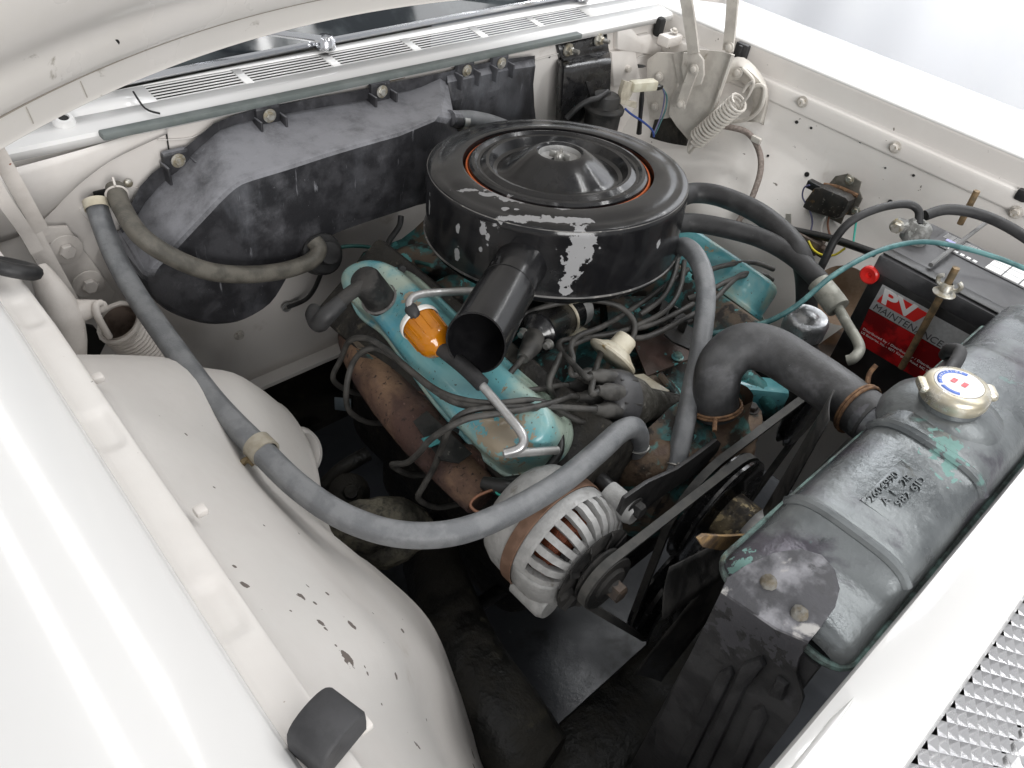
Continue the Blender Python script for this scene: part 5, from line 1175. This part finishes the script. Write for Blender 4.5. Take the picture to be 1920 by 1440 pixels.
text('PV', WHITEL, bt, A(FX-.0010,ytop-.009,zmid+.0195), uxb, uyb, .033, .0003, shear=-.15, width=.052, bold=.03)
text('MAINTENANCE-FREE', PRINTK, bt, A(FX-.0006,yl-.004,zmid+.0025), uxb, uyb, .0155, .0003, shear=.15, width=.152)
for k,s_ in enumerate(('Distributed by / Distribue par / Distribuido','US Batteries, Inc. - 4271 Kingston Road, NC 27616')):
    text(s_, WHITEL, bt, A(FX-.0006,yl-.006,zbot+.026-k*.007), uxb, uyb, .0055, .0002, width=.125)
rb = fp(1632,514); mb = MB().lathe([(.014,0),(.0142,.006),(.012,.008),(.005,.006),(.0035,.002),(.0001,.002)], rb, (-1,0,0), 32); obj('red_button', mb, REDP, bt)
# printed labels on the lid
LZ = BZ1+.0006
def lt(x,y): return at(x,y,z=LZ)
obj('lid_label', MB().plate([A(x,y,LZ-.0006) for x,y in ((.436,-.40),(.495,-.40),(.495,-.65),(.436,-.65))], (0,0,.0006)), PRINTK, bt)
for k in range(6):
    text('DANGER POISON EXPLOSIVE GASES', WHITEL, bt, A(.486-k*.0032,-.405,LZ+.0004), A(0,-1,0), A(1,0,0), .0030, .0001, width=.060)
obj('lid_sticker', MB().plate([A(x,y,LZ) for x,y in ((.462,-.412),(.470,-.412),(.470,-.428),(.462,-.428))], (0,0,.0008)), mat('lilac_print',(.45,.45,.75),None,10,.4), bt)
for k in range(7): obj('lid_dot', MB().plate([A(x,y,LZ) for x,y in ((.440,-.405-k*.010),(.446,-.405-k*.010),(.446,-.411-k*.010),(.440,-.411-k*.010))], (0,0,.0008)), WHITEL, bt)
for i in range(3):
    for j in range(4):
        x0,y0 = .440+i*.0175,-.485-j*.026; obj('lid_table_cell', MB().plate([A(x,y,LZ) for x,y in ((x0,y0),(x0+.0155,y0),(x0+.0155,y0-.024),(x0,y0-.024))], (0,0,.0008)), WHITEL, bt)
# terminal clamp
tc_ = at(1722,428,z=.965)
te = thing('battery_terminal', 'corroded lead terminal clamp with brass bolt on the battery', 'terminal clamp', tc_-A(0,0,.02))
LEAD = mat('lead',(.30,.30,.29),(.18,.18,.17),60,.5,.7,metal=.4,bump=.002,bscale=120,layers=[((.45,.46,.44),90,.62,.7)])
obj('clamp', MB().lathe([(.020,-.020),(.021,-.010),(.019,.004),(.013,.010),(.008,.010),(.006,.006),(.0001,.006)], tc_, (0,0,1), 20), LEAD, te, jit=.0012)
obj('ear', MB().box(tc_+A(-.010,.018,-.002),(.022,.024,.016),ax=[unit(A(.8,.6,0)),unit(A(-.6,.8,0)),A(0,0,1)],bev=.004), LEAD, te, jit=.0008)
obj('bolt', MB().tube([tc_+A(-.030,.022,-.002),tc_+A(-.008,.030,-.002)], .006, 10, 2), mat('brass_bolt',(.42,.36,.16),(.30,.25,.12),90,.4,metal=.6), te)
hexbolt(tc_+A(-.022,.024,-.002), unit(A(-.9,-.3,0)), .009, .010, ZINC, te, 1.2)
def rod(px0, px1, X, label):
    p0 = at(*px0,X=X); p1 = at(*px1,X=X); t = thing('hold_down_rod', label, 'rod', p1)
    obj('rod', MB().tube([p0,p1], .0052, 12, 2), mat('rusty_rod',(.28,.19,.10),(.13,.10,.06),50,.6,.75,metal=.3,bump=.0004), t); return t, p0, p1
t, p0, p1 = rod((1793,502),(1690,690),BX0-.02,'rusty battery hold down rod with wing nut')
wn = at(1775,540,X=BX0-.02); ax_ = unit(p0-p1)
obj('washer', MB().lathe([(.015,-.006),(.016,-.004),(.010,0),(.0055,.004)], wn-ax_*.004, ax_, 20), ZINC, t)
mb = MB().lathe([(.010,-.004),(.008,.006),(.0055,.008)], wn, ax_, 16)
a_,b_,_ = frame_of(ax_); wd = unit(A(0,-1,-.25)); wd = unit(wd-np.dot(wd,ax_)*ax_)
for s_ in (-1,1): mb.tube([wn+wd*s_*.006, wn+wd*s_*.014+ax_*.003, wn+wd*s_*.016+ax_*.011, wn+wd*s_*.011+ax_*.015], .0032, 8, 4)
obj('wing_nut', mb, ZINC, t)
rod((1832,358),(1800,420),.55,'rusty hold down rod end standing behind the battery')
single('hold_down_bar', MB().tube([at(1745,497,z=.952),at(1848,418,z=.956)], .0035, 8, 2), mat('grey_bar',(.16,.16,.16),None,10,.5), 'thin grey hold down bar lying across the battery lid', 'bar')

# ================================================================== cables near the battery
def cable(pts, r, m, label, cat_='cable', name='battery_cable', k=8):
    return single(name, MB().tube([at(p[0],p[1],**p[2]) for p in pts], r, 12, k), m, label, cat_)
cable([(1722,420,z_(.97)),(1722,395,z_(.985)),(1700,383,z_(.99)),(1650,390,z_(.985)),(1600,412,z_(.97)),(1568,445,z_(.94)),(1545,490,z_(.90)),(1530,520,z_(.86))], .0062, RUBBER, 'black battery cable arching from the terminal clamp to the wheelhouse')
cable([(1735,404,z_(.965)),(1775,393,z_(.975)),(1830,400,z_(.98)),(1890,425,z_(.98)),(1960,470,z_(.975))], .0085, RUBBER, 'thick black cable lying over the far side of the battery')
cable([(1320,628,z_(.865)),(1380,618,z_(.88)),(1440,603,z_(.90)),(1495,572,z_(.93)),(1560,518,z_(.96)),(1630,478,z_(.975)),(1690,458,z_(.98)),(1745,454,z_(.98)),(1810,466,z_(.975)),(1880,487,z_(.97)),(1960,520,z_(.965))], .0038, TEALW, 'faded teal wire arching from the engine over the battery', 'wire', 'teal_wire')
cable([(1380,385,dict(X=.56)),(1430,412,dict(X=.57)),(1480,430,dict(X=.58)),(1560,448,dict(X=.58)),(1640,475,dict(X=.56))], .0075, WIREB, 'black taped wiring harness along the driver side wheelhouse', 'harness', 'wiring_harness')
cable([(1355,236,dict(X=.60)),(1400,248,dict(X=.62)),(1422,280,dict(X=.625)),(1426,320,dict(X=.60)),(1408,375,dict(X=.56)),(1385,415,dict(X=.53)),(1372,435,dict(X=.52))], .006, CABLEJ, 'brown sleeved cable hanging down the driver side inner fender', 'cable', 'control_cable')
single('cable_clip', MB().box(at(1418,262,X=.622),(.008,.022,.012),bev=.002), HINGEP, 'small cream clip pinning the brown sleeved cable', 'clip')

# ================================================================== voltage regulator
vr = thing('voltage_regulator', 'rusty black voltage regulator box on the driver side inner fender', 'voltage regulator', at(1565,400,X=.66))
Xr = .645
def px3(px, X): return [at(x,y,X=X) for x,y in px]
obj('back_plate', MB().plate(px3([(1567,330),(1590,325),(1616,340),(1612,356),(1618,372),(1602,404),(1585,402),(1578,420),(1558,410),(1530,388),(1552,348)], Xr), (-.003,0,0), .001), mat('grimy_plate',(.16,.15,.13),(.09,.085,.07),50,.7,.8), vr)
obj('cover', MB().plate(px3([(1540,345),(1556,344),(1600,362),(1607,370),(1600,385),(1588,402),(1578,404),(1530,390),(1517,382),(1522,370)], Xr-.003), (-.030,0,0), .007), mat('regulator_cover',(.02,.019,.018),(.035,.03,.025),30,.45,.6,layers=[((.28,.16,.05),22,.64,.76,.7),((.15,.14,.12),140,.66,.72,.8)],bump=.0005), vr)
obj('rusty_edge', MB().tube(px3([(1545,346),(1575,352),(1608,367)], Xr-.006), .004, 8, 4), RUSTW, vr)
for (x,y) in ((1593,337),(1605,396)): hexbolt(at(x,y,X=Xr-.003),(-1,0,.1),.006,.006,ZINC,vr)
obj('connector', MB().box(at(1528,349,X=Xr-.02),(.016,.030,.016),bev=.002), WIREB, vr)
cable([(1518,347,dict(X=Xr-.03)),(1508,352,dict(X=Xr-.03)),(1505,370,dict(X=Xr-.03)),(1518,395,dict(X=Xr-.03)),(1523,415,dict(X=Xr-.03)),(1520,435,dict(X=.60))], .0016, PURPLEW, 'slate blue wire drooping from the regulator plug', 'wire', 'thin_wire')
cable([(1552,402,dict(X=.62)),(1542,418,dict(X=.615)),(1540,435,dict(X=.61)),(1552,450,dict(X=.60)),(1575,456,dict(X=.59))], .0022, WHITEW, 'white wire looping below the regulator', 'wire', 'thin_wire')
cable([(1556,402,dict(X=.62)),(1552,420,dict(X=.615)),(1556,440,dict(X=.61)),(1566,455,dict(X=.60))], .002, BROWNW, 'brown wire hanging beneath the regulator', 'wire', 'thin_wire')
cable([(1516,452,dict(X=.57)),(1525,468,dict(X=.565)),(1542,478,dict(X=.56)),(1565,478,dict(X=.565)),(1585,465,dict(X=.575))], .0022, YELLOWW, 'yellow wire hanging in a shallow loop', 'wire', 'thin_wire')
cable([(1607,400,dict(X=.63)),(1604,425,dict(X=.62)),(1600,455,dict(X=.60))], .002, GREENW, 'thin green wire dropping beside the regulator', 'wire', 'thin_wire')
single('junction_block', MB().box(at(1518,455,X=.585),(.03,.05,.03),bev=.004).box(at(1540,470,X=.59),(.02,.04,.02),bev=.003), mat('grimy_block',(.10,.07,.055),(.16,.13,.11),60,.7), 'grimy brown connector block below the regulator', 'connector')
single('harness_strap', MB().plate(px3([(1474,400),(1484,400),(1486,440),(1472,440)], .58), (-.002,0,0)), HINGEP, 'cream metal strap pinning the harness to the wheelhouse', 'strap')
single('sheet_bracket', MB().box(at(1330,425,X=.585),(.006,.05,.025),bev=.001), HINGEP, 'small cream bracket with bolt behind the black hoses', 'bracket')
single('brown_horn', MB().lathe([(.01,-.06),(.03,-.03),(.05,.0),(.052,.005),(.045,.0),(.0001,-.03)], at(1578,555,z=.80), (-.5,-.3,.6), 28), mat('rusty_horn',(.20,.13,.08),(.28,.20,.14),30,.7,.8), 'tan rusty horn bell tucked beside the battery', 'horn')
single('battery_tray', MB().box((.42,-.50,.722),(.22,.33,.012),bev=.004).box((.36,-.40,.70),(.25,.02,.02)), mat('rusty_tray',(.14,.07,.03),(.05,.035,.025),20,.8), 'rusty tray carrying the battery', 'tray')

# ================================================================== firewall fittings
bb_ = thing('black_bracket', 'glossy black stamped bracket fixed to the firewall with two nuts', 'bracket', at(1095,220,Y=.32))
prof = [((1047,83),(1136,63),.354),((1053,108),(1139,90),.353),((1056,114),(1141,96),.350),((1057,124),(1143,108),.325),((1058,130),(1144,114),.318),((1057,140),(1144,122),.314),((1054,190),(1142,175),.312),((1050,262),(1138,250),.312)]
rows = []
for L1,R1_,Yv in prof:
    l = at(*L1,Y=Yv); r = at(*R1_,Y=Yv); rows.append([l+A(-.002,.012,0)]+[l*(1-t)+r*t for t in np.linspace(0,1,8)]+[r+A(.002,.012,0)])
obj('panel', MB().grid(rows), BLACKGLOSS, bb_, smooth=40, solid=.002)
for (x,y) in ((1065,93),(1122,74)):
    p = at(x,y,Y=.350); obj('washer', MB().lathe([(.013,0),(.012,.003),(.007,.004)], p, (0,-1,0), 20), ZINC, bb_)
    hexbolt(p+A(0,-.003,0),(0,-1,0),.008,.009,ZINC,bb_,0); obj('stud', MB().tube([p,p+A(.006,-.024,.002)], .0042, 10, 2), STEEL, bb_)
obj('lever', MB().plate([at(x,y,Y=.285) for x,y in ((1098,152),(1108,155),(1120,185),(1110,190))], (0,.004,0), .001), BLACKMET, bb_)
ms = thing('brake_master_cylinder', 'dusty black brake fluid reservoir cap below the black bracket', 'reservoir', at(1135,240,Y=.27))
mc = at(1134,196,Y=.27)
obj('reservoir', MB().lathe([(.036,-.08),(.036,-.014),(.040,-.012),(.041,-.006),(.038,-.002),(.030,.0),(.0285,.004),(.028,.016),(.025,.020),(.008,.022),(.007,.028),(.0001,.029)], mc, (0,0,1), 32), BLACKDUST, ms)
obj('hose', MB().tube([mc+A(0,0,.026),at(1120,184,Y=.262),at(1105,188,Y=.262),at(1085,200,Y=.27),at(1062,222,Y=.28)], .0055, 10, 6), RUBBER, ms)
sw = thing('brake_light_switch', 'cream plastic switch with blue and teal wires near the driver side hinge', 'switch', at(1205,240,Y=.25))
obj('body', MB().box(at(1206,160,Y=.25),(.062,.022,.020),ax=[unit(A(1,-.25,-.02)),unit(A(.25,1,0)),A(0,0,1)],bev=.004), mat('yellowed_plastic',(.60,.58,.47),(.52,.49,.38),50,.5), sw)
obj('bracket', MB().plate([at(x,y,Y=.255) for x,y in ((1172,152),(1188,156),(1186,175),(1178,190),(1195,192),(1193,204),(1164,195),(1165,175))], (0,.010,0), .002), mat('yellowed_bracket',(.55,.51,.42),(.42,.38,.30),60,.6), sw)
obj('plunger', MB().tube([at(1204,172,Y=.25),at(1202,200,Y=.25),at(1198,250,Y=.25)], .005, 10, 3, radii=[.004,.0055,.0045,.006]), BLACKMET, sw)
obj('plug', MB().box(at(1234,163,Y=.243),(.016,.014,.008),bev=.001), WIREB, sw)
cable([(1240,163,y_(.24)),(1250,180,y_(.235)),(1248,205,y_(.23)),(1236,235,y_(.225)),(1228,252,y_(.22))], .0018, TEALW, 'thin teal wire curving down from the cream switch', 'wire', 'thin_wire')
cable([(1240,162,y_(.24)),(1246,180,y_(.235)),(1240,215,y_(.23)),(1226,250,y_(.22))], .0016, PURPLEW, 'thin slate wire beside the teal one at the cream switch', 'wire', 'thin_wire')
cable([(1172,204,y_(.24)),(1185,215,y_(.235)),(1205,228,y_(.23)),(1222,243,y_(.222)),(1226,256,y_(.22))], .0022, BLUEW, 'blue wire running from the reservoir toward the hinge pocket', 'wire', 'thin_wire')
# small firewall wires and cables on the passenger side
cable([(565,487,y_(.34)),(600,500,y_(.30)),(595,530,y_(.30)),(575,560,y_(.32)),(540,576,y_(.345))], .004, RUBBER, 'short black cable ending in an eyelet on the firewall', 'cable', 'ground_cable')
cable([(600,475,y_(.25)),(650,462,y_(.24)),(700,465,y_(.23)),(760,485,y_(.20)),(810,498,z_(.87))], .003, mat('dark_teal_wire',(.03,.12,.11),None,10,.5), 'dark teal wire running from the heater housing under the air cleaner', 'wire', 'thin_wire')
cable([(752,405,y_(.24)),(748,425,y_(.23)),(728,455,y_(.2)),(728,475,y_(.17)),(745,495,y_(.13)),(755,505,z_(.88))], .005, RUBBER, 'black vacuum hose hanging below the heater housing', 'hose', 'vacuum_hose')
cable([(1035,785,z_(.84)),(1050,820,z_(.83)),(1045,855,z_(.82)),(1010,890,z_(.80)),(960,900,z_(.78)),(930,905,z_(.775))], .0055, WIREB, 'black wire bundle dropping behind the alternator', 'harness', 'wiring_harness')
cable([(975,905,z_(.80)),(985,888,z_(.805)),(1010,876,z_(.81)),(1026,876,z_(.81))], .0015, GREENW, 'small green wire loop in front of the teal cover', 'wire', 'thin_wire')
cable([(928,915,z_(.79)),(932,925,z_(.79)),(945,930,z_(.79)),(955,926,z_(.79))], .0015, GREENW, 'tiny green wire loop above the alternator', 'wire', 'thin_wire')
cable([(925,918,z_(.79)),(895,930,z_(.79)),(882,945,z_(.785)),(890,957,z_(.78)),(905,962,z_(.78))], .0018, BROWNW, 'brown wire looping beside the alternator', 'wire', 'thin_wire')
single('wire_connector', MB().tube([at(905,905,z=.785),at(945,915,z=.79),at(965,910,z=.79)], .011, 10, 4, radii=[.008,.012,.008]), WIREB, 'black wire connector tucked between manifold and alternator', 'connector')

q = at(538,576,Y=.348); single('cable_eyelet', MB().torus(q, (0,-1,0), .007, .0028, 20, 8).tube([q+A(.006,-.004,.004), q+A(.02,-.012,.012)], .0045, 8, 2), GREYTUBE, 'small metal eyelet of the ground cable screwed to the firewall', 'eyelet')
q = at(448,628,Y=.36); hexbolt(q, (0,-1,0), .006, .008, BOLT, fw, 1.6)
